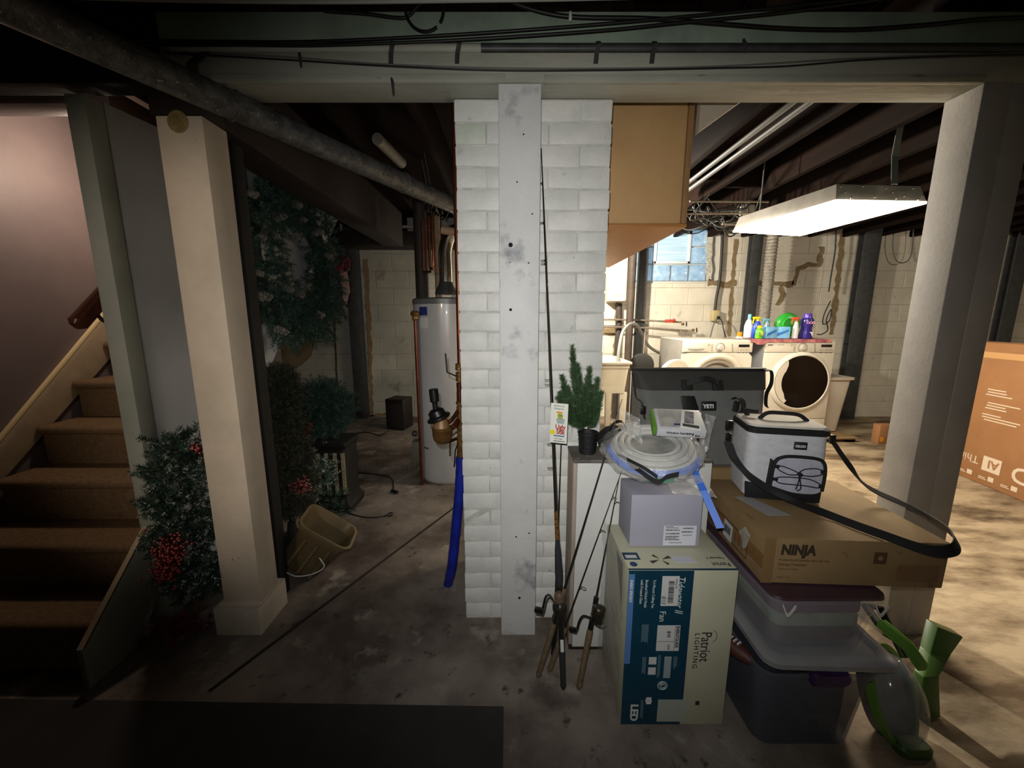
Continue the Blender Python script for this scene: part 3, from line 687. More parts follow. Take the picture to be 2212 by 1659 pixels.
for dy, l in ((.0, .19), (.04, .14)):
    MB().prism([bq + V((.01, dy - .045, 0)), bq + V((.01, dy + .045, 0)), bq + V((.015, dy + .06, -l)), bq + V((.015, dy + .01, -l - .05)), bq + V((.015, dy - .03, -l))], (.006, 0, 0)).jitter(.006, 12).build('ribbon_tail', red, wr)

# dark column of greenery (tall slim tree) right behind the pillar
def foliage_mass(nd, c, rx, ry, rz, n, L_, per=30, ln=.035, ns=None, snowp=.15, w=.0016):
    for i in range(n):
        d = rs.randn(3); d /= np.linalg.norm(d); f = rs.rand() ** .33
        p = np.array(c) + d * np.array([rx, ry, rz]) * f
        o = d + rs.randn(3) * .5; o = o / np.linalg.norm(o) * L_ * (.6 + .6 * rs.rand())
        nd.sprig(p, p + o, per, ln, w)
        if ns is not None and rs.rand() < snowp: ns.sprig(p + o * .5, p + o * 1.15, 8, ln * .7, w)
tt = thing('slim_tree', 'slim dark olive artificial tree standing behind the cream pillar', 'tree', (-1.22, 1.95, 0))
nd = Needles(8)
for z, r in ((.30, .15), (.48, .15), (.64, .14), (.78, .12), (.88, .08)):
    foliage_mass(nd, (-1.24, 2.0, z), r, r, .12, 280, .07)
nd.build('needles', green_o, tt, box_clip((-1.405, -1.125), (1.7, 2.22), (0.02, 1.03)))
MB().cyl((-1.24, 2.0, .0), (-1.24, 2.0, 1.0), .012, .006).build('trunk', wood_dark, tt)
MB().lathe([(.11, 0), (.11, .02), (.03, .04), (.02, .12)], (-1.24, 2.0, 0), n=20).build('stand', bp_, tt, smooth=True)

# round potted shrub in a lantern-like planter
c = V((-1.27, 2.5, .655))
sh = thing('potted_shrub', 'round dark green artificial shrub in a dark planter with pale slats', 'potted plant', (c.x, c.y, 0))
nd = Needles(9); foliage_mass(nd, c, .17, .17, .16, 760, .08, 34, .04); nd.build('needles', green_d, sh, box_clip(None, (2.24, 3.2), None))
dark_m = mat('planter_black', '#16120f', '#0f0c0a', 10, rough=.7)
q = at(725, 1010, Y=2.42); bx, by = q.x, 2.45
MB().loft([[(bx + x, by + y, z) for x, y in rrect(w, w, .02)] for z, w in ((.0, .24), (.04, .25), (.06, .22), (.10, .20), (.42, .20), (.45, .23), (.47, .23))]).build('planter', dark_m, sh, bev=0)
for dx in (-.075, -.02, .035, .085):
    MB().box((bx + dx - .012, by - .104, .12), (bx + dx + .012, by - .100, .40)).build('pale_slat', mat('gold_slat', '#b9b08c', '#8c8360', 60, rough=.5), sh)
MB().cyl((c.x, c.y, .45), (c.x, c.y, .6), .02).build('trunk', wood_dark, sh)
MB().tube(curve([at(660, 962, Y=2.28), at(655, 940, Y=2.28), at(672, 915, Y=2.28)], 5), .012, 6).build('red_tie', red, sh)

# frosted wreath with red berries behind the pillar on the right of it
c = at(650, 1015, Y=1.9)
fw = thing('frosted_wreath', 'frosted green garland with red berries heaped behind the cream pillar, above the tipped planter', 'garland', (c.x, c.y, 0))
nd = Needles(11); ns = Needles(12)
foliage_mass(nd, (c.x - .02, c.y + .03, c.z - .02), .15, .10, .15, 260, .06, 26, .03, ns, .62)
foliage_mass(nd, (c.x - .08, c.y + .05, c.z - .25), .10, .10, .14, 120, .06, 26, .03, ns, .3)
foliage_mass(nd, (c.x + .06, c.y + .10, .2), .14, .09, .16, 110, .06, 26, .03)
FC = box_clip((-1.028, 0), (1.54, 2.2), (.01, 2)); nd.build('needles', green_m, fw, FC); ns.build('frosted_tips', snow, fw, FC)
def berries(par, c, s, n, seed):
    r_ = random.Random(seed); mb = MB()
    for i in range(n):
        p = V(c) + V((r_.gauss(-.008, s), r_.gauss(0, s * .6), r_.gauss(0, s))); p.x = max(p.x, -1.39); p.z = max(p.z, .01); mb.ball(p, .006, 4)
    o = mb.build('berries', berry, par, smooth=True); o['kind'] = 'stuff'; return o
berries(fw, at(655, 1050, Y=1.78), .022, 60, 1)

# tipped planter
c = at(668, 1170, Y=1.72)
tp = thing('tipped_planter', 'tan plastic planter tub tipped on its side on the floor behind the cream pillar', 'planter', (c.x, c.y, 0))
Mt = Matrix.Translation((c.x - .05, c.y, .055)) @ Matrix.Rotation(R(10), 4, 'Z') @ Matrix.Rotation(R(38), 4, 'Y')
tanp = mat('tan_plastic', '#6e5f44', '#574a32', 6, rough=.4, spot=[('#5c4e36', 9, .6, .7)])
rings = [[(x, y, z) for x, y in rrect(w, w * .8, .05)] for z, w in ((0, .16), (.02, .19), (.2, .24), (.22, .27), (.24, .275), (.24, .25), (.2, .225), (.03, .17))]
MB(Mt).loft(rings).build('tub', tanp, tp, smooth=True, ang=50)
for s in (-.06, 0, .06):
    MB(Mt).box((s - .006, -.105, .03), (s + .006, -.088, .19)).build('rib', tanp, tp)
MB().tube(curve([at(690, 1205, Y=1.6), at(700, 1225, Y=1.6), at(675, 1240, Y=1.58), at(640, 1245, Y=1.58), at(618, 1236, Y=1.6)], 6), .003, 6).build('string_light_cord', mat('clear_cord', '#b9bcb4', rough=.4), tp)

# frosted berry garland bush left of the pillar
c = at(395, 1130, Y=1.56)
fg = thing('frosted_garland', 'tall frosted green garland with red berries between the stair stud and the cream pillar', 'garland', (c.x, c.y, 0))
nd = Needles(13); ns = Needles(14)
for px, py, r, n in ((400, 1010, .085, 110), (400, 1100, .11, 170), (395, 1190, .12, 190), (410, 1260, .11, 150), (345, 1050, .05, 50), (440, 1140, .05, 60), (455, 1240, .05, 70), (415, 960, .05, 60)):
    p = at(px, py, Y=1.50); foliage_mass(nd, p, r * .9, r * .7, r, int(n * 1.1), .045, 26, .026, ns, .38)
for px, py, r, n in ((345, 1090, .06, 90), (352, 1170, .06, 90), (340, 1020, .035, 40), (365, 970, .04, 50), (468, 1215, .03, 40), (372, 1250, .06, 70)):
    foliage_mass(nd, at(px, py, Y=1.375), r, .04, r, n, .035, 26, .024, ns, .5)
for (x0, y0), (x1, y1) in (((345, 1050), (292, 1028)), ((350, 1075), (288, 1085)), ((360, 1150), (300, 1160)), ((350, 960), (312, 952)), ((450, 1210), (492, 1212)), ((400, 960), (430, 925))):
    a, b = at(x0, y0, Y=1.44), at(x1, y1, Y=1.36)
    for t in np.linspace(0, 1, 5): p = a.lerp(b, t); nd.sprig(p, p + (b - a) * .25 + V((0, 0, .01)), 26, .022); ns.sprig(p, p + (b - a) * .2, 14, .018, .002)
def GC(v):
    x, y, z = v[..., 0], v[..., 1], v[..., 2]
    ok = (z > .07) & (x > np.where(y > 1.40, -1.405, -1.438)) & ~((y < 1.535) & (y > 1.342) & (x > -1.183)) & ~((y < 1.49) & (y > 1.36) & (x > -1.155))
    return ok.all(1)
nd.build('needles', green_m, fg, GC); ns.build('frosted_tips', snow, fg, GC)
MB().tube(curve([(c.x, c.y, 0), (c.x + .02, c.y, .3), (c.x, c.y, .6)], 5), .01, 6).build('stem', wood_dark, fg)
berries(fg, at(372, 1190, Y=1.315), .028, 150, 2); berries(fg, at(362, 1232, Y=1.315), .024, 110, 3)
berries(fg, at(428, 968, Y=1.40), .010, 24, 4)
c = at(385, 1368, Z=.02)
rf = thing('red_flower_spray', 'red artificial flower spray lying on the floor at the foot of the stair stud', 'artificial flowers', (c.x, c.y, 0))
nr = Needles(15)
for i in range(70):
    p = np.array([c.x + rs.randn() * .04, c.y + rs.randn() * .03, .02 + rs.rand() * .03]); o = rs.randn(3) * .03; o[2] = abs(o[2]) * .6; nr.sprig(p, p + o, 16, .022, .003)
nr.build('petals', mat('red_petal', '#7a1616', '#551010', 30, rough=.6), rf)
ng = Needles(16)
for i in range(20):
    p = np.array([c.x + .03 + rs.randn() * .03, c.y + .01 + rs.randn() * .03, .02]); o = rs.randn(3) * .04; o[2] = abs(o[2]) * .3; ng.sprig(p, p + o, 12, .02, .002)
ng.build('leaves', green_m, rf)
# ---------------------------------------------------------------- duct box beside the pillar
db = thing('duct_enclosure', 'big tan boxed duct enclosure hanging from the ceiling beside the brick pillar', 'duct enclosure', (.5, 2.3, 1.65))
MB().box((.30, 1.75, 1.652), (.725, 3.06, 2.199)).build('body', duct_tan, db, bev=.004)
MB().box((.727, 1.745, 1.652), (.75, 3.06, 2.199)).build('side_board', mat('tan_edge_board', '#a07a4c', '#93704a', 8, rough=.6), db, bev=.002)
MB().box((.30, 1.742, 1.636), (.75, 3.07, 1.650)).build('bottom_board', mat('orange_tan_board', '#bb8248', '#b07a42', 4, rough=.5), db, bev=.002)
MB().prism([(.752, 1.70, 2.199), (1.05, 1.70, 2.199), (.752, 1.70, 1.99)], (0, .03, 0)).build('gusset_board', post_paint, db)

# ---------------------------------------------------------------- fluorescent fixture
FZ = 1.85
c = [at(1805, 438, Z=FZ), at(2001, 442, Z=FZ), at(1728, 511, Z=FZ), at(1583, 503, Z=FZ)]
fx = thing('fluorescent_fixture', 'lit fluorescent ceiling fixture with a riveted steel end cap, hanging over the laundry', 'ceiling light', (1.9, 2.55, FZ))
MB().prism([p + V((0, 0, .004)) for p in c], (0, 0, .012)).build('diffuser', mat('lit_diffuser', '#fff2dc', emit=('#fff0d8', 42), rough=.4), fx)
up = [p + V((0, 0, .016)) for p in c]; ce = sum(up, V()) / 4
top = [ce + (p - ce) * .93 + V((0, 0, .085)) for p in up]
MB().loft([up, top]).build('housing', mat('fixture_steel', '#b5aea3', '#a09a90', 9, rough=.35, metal=.3), fx, bev=.003)
ea, eb = up[0], up[1]; ex = (eb - ea); rv = MB(); n_ = V((0, -1, 0))
for u, w in ((.05, .8), (.1, .45), (.16, .12), (.42, .2), (.55, .75), (.66, .15), (.3, .85), (.75, .3), (.85, .8), (.95, .3), (.9, .1), (.62, .5)):
    p = ea + ex * u + V((0, 0, .085 * w)); rv.ball(p + V((0, -.002 + .02 * w, 0)), .006, 5)
rv.build('rivets', mat('rivet_chrome', '#e6e3db', rough=.15, metal=1), fx, smooth=True)
q = at(1932, 398, Z=1.94)
MB().ribbon([q, V((q.x + .09, q.y + .12, 2.12)), V((q.x + .10, q.y + .12, 2.419))], (.035, 0, 0), .003).build('hanger_strap', mat('hanger_pale', '#6c726c', rough=.5), fx)
q = at(1640, 470, Z=1.95)
MB().tube([q, V((q.x, q.y, 2.419))], .004, 6).build('hanger_strap', MATS['hanger_pale'], fx)

# ---------------------------------------------------------------- washer and dryer on a low platform
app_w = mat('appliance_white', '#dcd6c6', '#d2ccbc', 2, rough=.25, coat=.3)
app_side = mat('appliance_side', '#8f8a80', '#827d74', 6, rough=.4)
plywood = mat('platform_plywood', '#a98f6d', '#94794f', 10, rough=.7, stretch=(.3, 2, 1))
pfm = thing('platform', 'low plywood platform under the washer, dryer and bin', 'platform', (2.6, 4.2, 0))
MB().box((1.62, 3.76, .035), (3.52, 4.62, .055)).build('top_sheet', plywood, pfm, bev=.002)
for x in (1.66, 2.3, 2.95, 3.44): MB().box((x, 3.78, 0), (x + .07, 4.6, .034)).build('runner', wood_dark, pfm)
PZ = .057; TZ = 1.03
knob_m = mat('knob_grey', '#b9b4a8', rough=.3); mark = mat('control_print', '#5d5a55', rough=.6); disp = mat('display_black', '#17181a', rough=.2)
def controls(par, x0, Y, seed):
    zc = TZ - .06
    MB().box((x0 + .545, Y - .004, zc + .0), (x0 + .65, Y, zc + .026)).build('display', disp, par, bev=.008)
    MB().lathe([(.036, 0), (.036, .006), (.026, .008), (.024, .028), (.0, .030)], (x0 + .365, Y, zc - .005), (0, -1, 0), 24).build('dial', knob_m, par, smooth=True)
    MB().ring((x0 + .365, Y - .002, zc - .005), (0, 1, 0), .044, .0018, 28, 5, a0=.3, a1=5.2).build('dial_ring', mark, par)
    b = MB()
    for i in range(3):
        b.ring((x0 + .285, Y - .001, zc + .02 - i * .026), (0, 1, 0), .0085, .0015, 12, 4)
    b.ring((x0 + .255, Y - .001, zc + .02), (0, 1, 0), .0085, .0015, 12, 4)
    for i in range(5): b.ring((x0 + .48 + .003 * i, Y - .001, zc + .025 - i * .017), (0, 1, 0), .006, .0015, 10, 4)
    b.build('buttons', mark, par)
    r_ = random.Random(seed); t = MB()
    for i in range(5):
        for j in range(2): x = x0 + .54 + i * .026; z = zc - .03 - j * .03; t.box((x, Y - .0012, z), (x + r_.uniform(.004, .016), Y, z + .006))
    t.box((x0 + .02, Y - .0012, zc + .016), (x0 + .07, Y, zc + .026)); t.box((x0 + .12, Y - .0012, zc + .02), (x0 + .18, Y, zc + .023))
    t.build('control_markings', mark, par)
# washer (open)
X = 1.683; Y = 3.79; D = .60
ws = thing('washing_machine', 'white front loading washing machine with its round door standing open', 'washing machine', (X + .34, Y + .3, PZ))
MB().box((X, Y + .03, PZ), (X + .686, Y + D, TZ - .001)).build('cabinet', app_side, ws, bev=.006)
MB().box((X + .001, Y + .02, TZ - .0005), (X + .685, Y + D, TZ + .012)).build('top_panel', app_w, ws, bev=.005)
dc = V((X + .36, Y, TZ - .405)); Ro = .255
# front panel with a round hole
def holed(x0, x1, z0, z1, c, r, Yf, t, n=48):
    mb = MB(); o = []; i_ = []
    for k in range(n):
        a = 2 * pi * k / n; dx, dz = cos(a), sin(a)
        s = min((x1 - c.x) / dx if dx > 1e-6 else 9, (x0 - c.x) / dx if dx < -1e-6 else 9, (z1 - c.z) / dz if dz > 1e-6 else 9, (z0 - c.z) / dz if dz < -1e-6 else 9)
        o.append((c.x + dx * s, c.z + dz * s)); i_.append((c.x + dx * r, c.z + dz * r))
    rings = [[(p[0], Yf + (t if b else 0), p[1]) for p in L] for L, b in ((o, 1), (o, 0), (i_, 0), (i_, 1))]
    return mb.loft(rings, cap=False)
holed(X, X + .686, PZ + .09, TZ - .115, dc, Ro - .01, Y, .03).build('front_panel', app_w, ws, bev=0)
MB().box((X, Y, PZ), (X + .686, Y + .03, PZ + .086)).build('toe_panel', app_w, ws, bev=.006)
wcp = MB().box((X, Y, TZ - .112), (X + .686, Y + .03, TZ + .004)).build('control_panel', app_w, ws, bev=.008)
dw_ = MB().box((X + .012, Y - .006, TZ - .105), (X + .24, Y, TZ - .012)).build('detergent_drawer', app_w, ws, bev=.006)
MB().prism([(X + .04, Y - .0068, TZ - .075)] + [(X + .125 + .085 * cos(pi + pi * k / 12), Y - .0068, TZ - .076 + .024 * sin(pi + pi * k / 12)) for k in range(13)] + [(X + .21, Y - .0068, TZ - .075)], (0, .001, 0)).build('drawer_grip', mat('grip_shade', '#8f8a80', rough=.4), dw_)
controls(wcp, X, Y, 1)
MB().lathe([(Ro + .02, -.0), (Ro + .022, .012), (Ro + .005, .022), (Ro - .02, .018), (Ro - .035, -.005), (Ro - .05, -.02)], dc, (0, -1, 0), 56, cap=False).build('door_ring', mat('ring_cream', '#cfc8b6', rough=.25), ws, smooth=True, ang=60)
MB().ring(dc + V((0, .022, 0)), (0, 1, 0), Ro - .055, .022, 48, 10).build('rubber_seal', mat('seal_grey', '#8d8578', rough=.5), ws, smooth=True)
MB().lathe([(Ro - .06, -.02), (Ro - .04, -.05), (Ro - .04, -.40), (.05, -.42), (.001, -.42)], dc, (0, -1, 0), 48, cap=False).build('drum', mat('drum_steel', '#b3a79a', '#8d8074', 30, rough=.3, metal=.8), ws, smooth=True)
for k in range(3):
    a = 2.2 + k * 2.1; p = dc + V(((Ro - .055) * cos(a), 0, (Ro - .055) * sin(a)))
    MB().tube([p + V((0, .06, 0)), p + V((0, .36, 0))], .02, 8).build('drum_fin', MATS['drum_steel'], ws, smooth=True)
hx = X + .36 - Ro - .03
ang = R(150); dvx, dvy = cos(ang), -sin(ang)
do = V((hx + .235 * dvx + .0, Y - .05 + .235 * dvy, dc.z)); nrm = V((sin(ang), cos(ang), 0)).normalized()
od_ = MB().lathe([(.001, .0), (.16, .0), (.17, .012), (.235, .014), (.245, 0), (.24, -.03), (.2, -.04), (.001, -.045)], do, nrm, 48).build('open_door', MATS['ring_cream'], ws, smooth=True, ang=40)
MB().lathe([(.155, .002), (.15, .035), (.11, .06), (.001, .07)], do, nrm, 36).build('door_glass', mat('door_bowl', '#b8b4aa', '#e5e1d6', 14, rough=.1, coat=1, spec=.8), od_, smooth=True)
MB().box((hx - .012, Y - .03, dc.z - .06), (hx + .03, Y + .0, dc.z + .06)).build('hinge', knob_m, ws, bev=.004)
# dryer
X2 = 2.494
dy = thing('clothes_dryer', 'white front loading dryer with a large dark round glass door, closed', 'dryer', (X2 + .34, Y + .3, PZ))
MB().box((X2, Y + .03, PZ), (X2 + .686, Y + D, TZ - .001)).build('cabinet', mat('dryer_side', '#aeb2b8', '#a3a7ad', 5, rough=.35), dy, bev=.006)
MB().box((X2 + .001, Y + .02, TZ - .0005), (X2 + .685, Y + D, TZ + .012)).build('top_panel', app_w, dy, bev=.005)
dcp = MB().box((X2, Y, TZ - .112), (X2 + .686, Y + .03, TZ + .004)).build('control_panel', app_w, dy, bev=.008)
MB().box((X2, Y, PZ + .19), (X2 + .686, Y + .03, TZ - .115)).build('front_panel', app_w, dy, bev=.006)
MB().box((X2, Y + .002, PZ), (X2 + .686, Y + .03, PZ + .186)).build('toe_panel', app_w, dy, bev=.006)
controls(dcp, X2, Y, 2)
d2 = V((X2 + .372, Y, TZ - .405))
drm = MB().lathe([(.298, 0), (.30, .012), (.288, .03), (.268, .034), (.262, .026), (.25, .024)], d2, (0, -1, 0), 64).build('door_rim', app_w, dy, smooth=True, ang=50)
MB().lathe([(.262, .024), (.260, .030), (.20, .036), (.10, .038), (.001, .038)], d2 , (0, -1, 0), 64).build('door_glass', mat('dark_glass', '#0d0b0a', '#131110', 5, rough=.18, coat=0, spec=.2), drm, smooth=True, ang=60)
cr = []
for k in range(13): a = pi - .95 + 1.9 * k / 12; cr.append(d2 + V((.262 * cos(a), -.036, .262 * sin(a))))
cr += [d2 + V((.262 * cos(pi + .95) + .022, -.036, .262 * sin(pi + .95) + .03))] + [d2 + V((-.178 + .03 * ((k - 4) / 4) ** 2 * 1, -.036, -.17 + k * .0425)) for k in range(9)]
MB().prism(cr, (0, .006, 0)).build('door_handle', app_w, drm)
# bin beside the dryer
bn = thing('laundry_bin', 'tall white plastic bin beside the dryer', 'bin', (3.36, 4.05, PZ))
MB().loft([[(3.37 + x, 4.05 + y, z) for x, y in rrect(w, w * 1.05, .04)] for z, w in ((PZ + .001, .15), (PZ + .01, .19), (.62, .27), (.625, .31), (.65, .315), (.652, .27), (.60, .255), (.1, .17))]).build('bin_body', mat('bin_white', '#c9c0b0', rough=.4), bn, smooth=True, ang=45)
# magenta mat on the machines and things standing on it
MZ = TZ + .0125
cloth = thing('magenta_cloth', 'crumpled magenta cloth lying across the tops of washer and dryer', 'cloth', (2.6, 3.95, MZ))
cv = MB(); nx, ny = 26, 10; vs = []; fs = []
for i in range(nx):
    for j in range(ny):
        x = 2.34 + (X2 + .66 - 2.36) * i / (nx - 1); y = 3.82 + .38 * j / (ny - 1)
        gap = -.02 if 2.385 < x < 2.48 and j < 2 else 0
        y = 3.782 if j == 0 else 3.783 + .40 * (j - 1) / (ny - 1); vs.append((x, y, MZ + .003 + .004 * abs(mnoise.noise(V((x * 18, y * 18, 3)))) + gap * (1 if j == 0 else .4) - (.03 if j == 0 else 0)))
for i in range(nx - 1):
    for j in range(ny - 1): a = i * ny + j; fs.append((a, a + 1, a + ny + 1, a + ny))
cv.add(vs, fs); cv.build('fabric', mat('magenta_fabric', '#8e3a55', '#c98a7e', 16, rough=.8), cloth, smooth=True)
BZ = MZ + .009
def up(px, Y): return at(px, 700, Y=Y).x
def bottle(name, label, cat, x, y, prof, m, cap=None, capm=None, sx=1, parts=(), cz=None):
    t = thing(name, label, cat, (x, y, BZ))
    MB().loft([[(x + sx * r * cos(2 * pi * k / 20), y + r * .7 * sin(2 * pi * k / 20), BZ + z) for k in range(20)] for r, z in prof]).build('bottle_body', m, t, smooth=True, ang=50)
    if cap: MB().lathe(cap, (x, y, BZ), n=18).build('bottle_cap', capm, t, smooth=True, ang=50)
    return t
def trigger(t, x, y, z, m):
    MB().box((x - .05, y - .012, z), (x + .022, y + .012, z + .024)).build('trigger_head', m, t, bev=.006)
    MB().tube(curve([(x - .035, y, z + .002), (x - .045, y, z - .02), (x - .04, y, z - .045)], 4), .006, 8).build('trigger_lever', m, t, smooth=True)
    MB().cyl((x, y, z - .02), (x, y, z), .014, .013).build('collar', m, t, smooth=True)
wht = mat('bottle_white', '#e4e6e8', rough=.3); blu = mat('bottle_blue', '#1d3fae', '#2a58c9', 20, rough=.3)
yel = mat('trigger_yellow', '#e2d018', rough=.3); grn = mat('bottle_green', '#3fae25', '#7cc832', 16, rough=.25); org = mat('cap_orange', '#d8861f', rough=.3)
x = up(1600, 3.86); bottle('bottle', 'low white bottle with an orange cap beside the spray bottles on the washer', 'bottle', x, 3.86, [(.03, 0), (.034, .004), (.034, .014), (.026, .02)], wht, [(.024, .02), (.024, .062), (.02, .064)], org)
x = up(1618, 4.0); bottle('spray_bottle', 'white and pale blue bottle with a teal cap, behind the yellow trigger bottle', 'bottle', x, 4.0, [(.04, 0), (.045, .01), (.045, .12), (.03, .17), (.015, .19)], wht, [(.017, .19), (.017, .235), (.013, .24)], mat('cap_teal', '#6fb7c6', rough=.3))
x = up(1636, 3.94); t = bottle('spray_bottle', 'deep blue spray bottle with a bright yellow trigger', 'bottle', x, 3.94, [(.042, 0), (.046, .01), (.042, .1), (.028, .15), (.014, .175)], blu); trigger(t, x, 3.94, BZ + .19, yel)
x = up(1657, 4.02); t = bottle('spray_bottle', 'clear pale spray bottle partly hidden behind the green bottle', 'bottle', x, 4.02, [(.04, 0), (.042, .01), (.04, .1), (.02, .15), (.014, .17)], mat('bottle_clear', '#9fc1c9', rough=.15, trans=.4)); trigger(t, x, 4.02, BZ + .17, MATS['cap_teal'])
x = up(1642, 3.86); t = bottle('bottle', 'small lime green bottle with a yellow cap in front of the blue spray bottle', 'bottle', x, 3.86, [(.034, 0), (.037, .008), (.037, .085), (.02, .1)], grn, [(.022, .1), (.022, .125), (.018, .128)], yel)
MB().box((x - .022, 3.827, BZ + .03), (x + .022, 3.836, BZ + .075)).build('front_label', mat('label_lime', '#c6dd5a', '#3a8d2c', 50), t, bev=.002)
for i, (px0, px1, rz) in enumerate(((1650, 1679, 8), (1682, 1700, -14))):
    xa, xb = up(px0, 3.88), up(px1, 3.88)
    t = thing('detergent_box', ('light blue carton of dryer sheets, the left of two on the machines', 'light blue carton of dryer sheets leaning toward the white spray bottle')[i], 'box', ((xa + xb) / 2, 3.88, BZ))
    Mx = Matrix.Translation(((xa + xb) / 2, 3.88, BZ)) @ Matrix.Rotation(R(rz), 4, 'Z')
    dbx = MB(Mx).box((-.062, -.03, 0), (.062, .03, .115)).build('carton', mat('carton_blue', '#5da3d6', '#8cc4e6', 20, rough=.4), t, bev=.003)
    MB(Mx).prism([(-.05, -.0312, .02), (.05, -.0312, .07), (.05, -.0312, .09), (-.05, -.0312, .05)], (0, .001, 0)).build('printed_band', mat('band_navy', '#2b6fb5'), dbx)
x = up(1706, 3.95); t = bottle('spray_bottle', 'slim white spray bottle with a coral red trigger', 'bottle', x, 3.86, [(.026, 0), (.03, .008), (.028, .1), (.018, .15), (.012, .17)], wht); trigger(t, x, 3.86, BZ + .185, mat('trigger_coral', '#e2573c', rough=.3))
x = up(1700, 4.05)
t = thing('detergent_jug', 'round bright green plastic jug behind the white spray bottle', 'jug', (x, 4.05, BZ))
MB().lathe([(.001, -.035), (.10, -.035), (.122, -.02), (.128, 0), (.122, .02), (.10, .035), (.001, .035)], (x, 4.05, BZ + .128), (0, 1, 0), 36).build('jug_body', mat('jug_green', '#2f9f35', '#3fbf45', 8, rough=.25, coat=.5), t, smooth=True, ang=50)
MB().ring((x, 4.012, BZ + .13), (0, 1, 0), .065, .008, 28, 8).build('moulded_ring', MATS['jug_green'], t, smooth=True)
x = up(1746, 3.86)
t = thing('scent_booster_bottle', 'dark purple waisted bottle with a purple cap, at the dryer end', 'bottle', (x, 3.88, BZ))
sbb = MB().lathe([(.058, 0), (.06, .01), (.052, .06), (.045, .10), (.054, .15), (.056, .18), (.045, .2)], (x, 3.88, BZ), n=28).build('bottle_body', mat('bottle_purple', '#2a1f6b', '#352a80', 10, rough=.25), t, smooth=True)
MB().lathe([(.040, .2), (.038, .205), (.036, .24), (.03, .245)], (x, 3.88, BZ), n=24).build('bottle_cap', mat('cap_purple', '#5b3bb0', rough=.25), t, smooth=True)
for i in range(3): MB().ring((x - .028 + i * .028, 3.827, BZ + .155), (0, 1, 0), .011, .003, 14, 6).build('ring_print', mat('print_pink', '#e6a9c9'), sbb)
MB().box((x + .0, 3.8285, BZ + .02), (x + .035, 3.834, BZ + .065)).build('front_label', wht, t, bev=.001)

# ---------------------------------------------------------------- dryer hose, cords, taps
foil = mat('foil_duct', '#cfc8bb', '#a8a195', 30, rough=.35, metal=.45)
x = at(1660, 600, Y=4.56).x; zt, zb = at(1662, 505, Y=4.56).z, at(1659, 712, Y=4.56).z
pr = []; nn = 46
for i in range(nn * 2 + 1):
    z = .75 + (2.419 - .75) * i / (nn * 2); pr.append((.062 if i % 2 else .052, z))
solo(MB().lathe(pr, (x, 4.56, 0), n=24), 'dryer_vent_hose', foil, 'ribbed foil vent hose rising behind the washer up to the ceiling', 'vent hose')
cable('power_cable', [(1558, 478), (1560, 520), (1555, 600), (1548, 640), (1544, 672)], .016, mat('black_conduit', '#2a2826', rough=.5), 'thick dark conduit coming down the wall to the yellowed outlet box', Y=4.76, n=6)
q = at(1543, 682, Y=4.77)
ob = thing('outlet_box', 'small yellowed outlet box on the laundry wall below the dark conduit', 'outlet', q)
MB().box((q.x - .04, 4.72, q.z - .065), (q.x + .04, 4.79, q.z + .065)).build('box_body', mat('ivory_old', '#b9a878', rough=.5), ob, bev=.008)
MB().box((q.x + .005, 4.69, q.z - .04), (q.x + .035, 4.72, q.z - .005)).build('plug', cable_blk, ob, bev=.005)
cable('power_lead', [(1548, 688, 4.68), (1540, 706, 4.66), (1534, 728, 4.64), (1528, 732, 4.55)], .007, cable_gry, 'grey cord hanging from the yellowed outlet behind the washer')
cable('power_lead', [(1552, 684, 4.68), (1560, 695, 4.66), (1563, 712, 4.64), (1570, 735, 4.62)], .006, cable_blk, 'dark cord looping from the yellowed outlet down behind the washer')
cable('wall_cable', [(1806, 490), (1804, 540), (1796, 590), (1790, 630)], .007, cable_blk, 'dark cable dropping down the wall from the ceiling, next to the widest brace', Y=4.7)
cable('wall_cable', [(1794, 650), (1780, 680), (1778, 700), (1792, 692), (1796, 668), (1785, 690), (1788, 712), (1775, 722), (1765, 722)], .006, cable_blk, 'small bundle of dark cord hooked on the wall above the dryer', Y=4.62)
cable('wall_cable', [(1932, 490), (1928, 530), (1934, 560), (1950, 568), (1966, 556), (1972, 520), (1973, 490)], .006, cable_gry, 'grey cable hanging in a U loop on the wall beneath the lit fixture', Y=4.7)
iron = mat('old_pipe_grey', '#8a7d6d', '#6e6255', 20, rough=.6, metal=.2)
wp = thing('supply_pipes', 'pair of horizontal supply pipes with red and black tap handles on the laundry wall', 'pipe', at(1420, 700, Y=4.65))
for y0, y1, xe in ((690, 694, 1472), (706, 712, 1486)):
    MB().tube([at(1290, y0, Y=4.66), at(1370, y0 + 1, Y=4.66), at(xe, y1 + 2, Y=4.6)], .011, 10).build('pipe', iron, wp, smooth=True)
for px, py, m, ax in ((1448, 693, 'tap_red', 1), (1475, 700, 'tap_black', 0), (1497, 713, 'tap_black', 0)):
    q = at(px, py, Y=4.58)
    MB().ball(q, .018, 6).build('tap_body', brass, wp, smooth=True)
    MB().lathe([(.006, 0), (.028, .004), (.028, .012), (.006, .016)], q + V((.03, -.01, .0)), (1, -.3, .1), 14).build('tap_handle', mat(m, '#a33a26' if ax else '#2a2523', rough=.5), wp, smooth=True)
MB().box(at(1436, 697, Y=4.58), at(1460, 690, Y=4.56)).build('red_lever', MATS['tap_red'], wp, bev=.002)
for px in (1470, 1490):
    MB().tube([at(px, 712, Y=4.6), at(px + 3, 728, Y=4.58), at(px + 4, 745, Y=4.5)], .009, 8).build('hose_bib', iron, wp, smooth=True)
hose = mat('grey_hose', '#7b7a74', rough=.5)
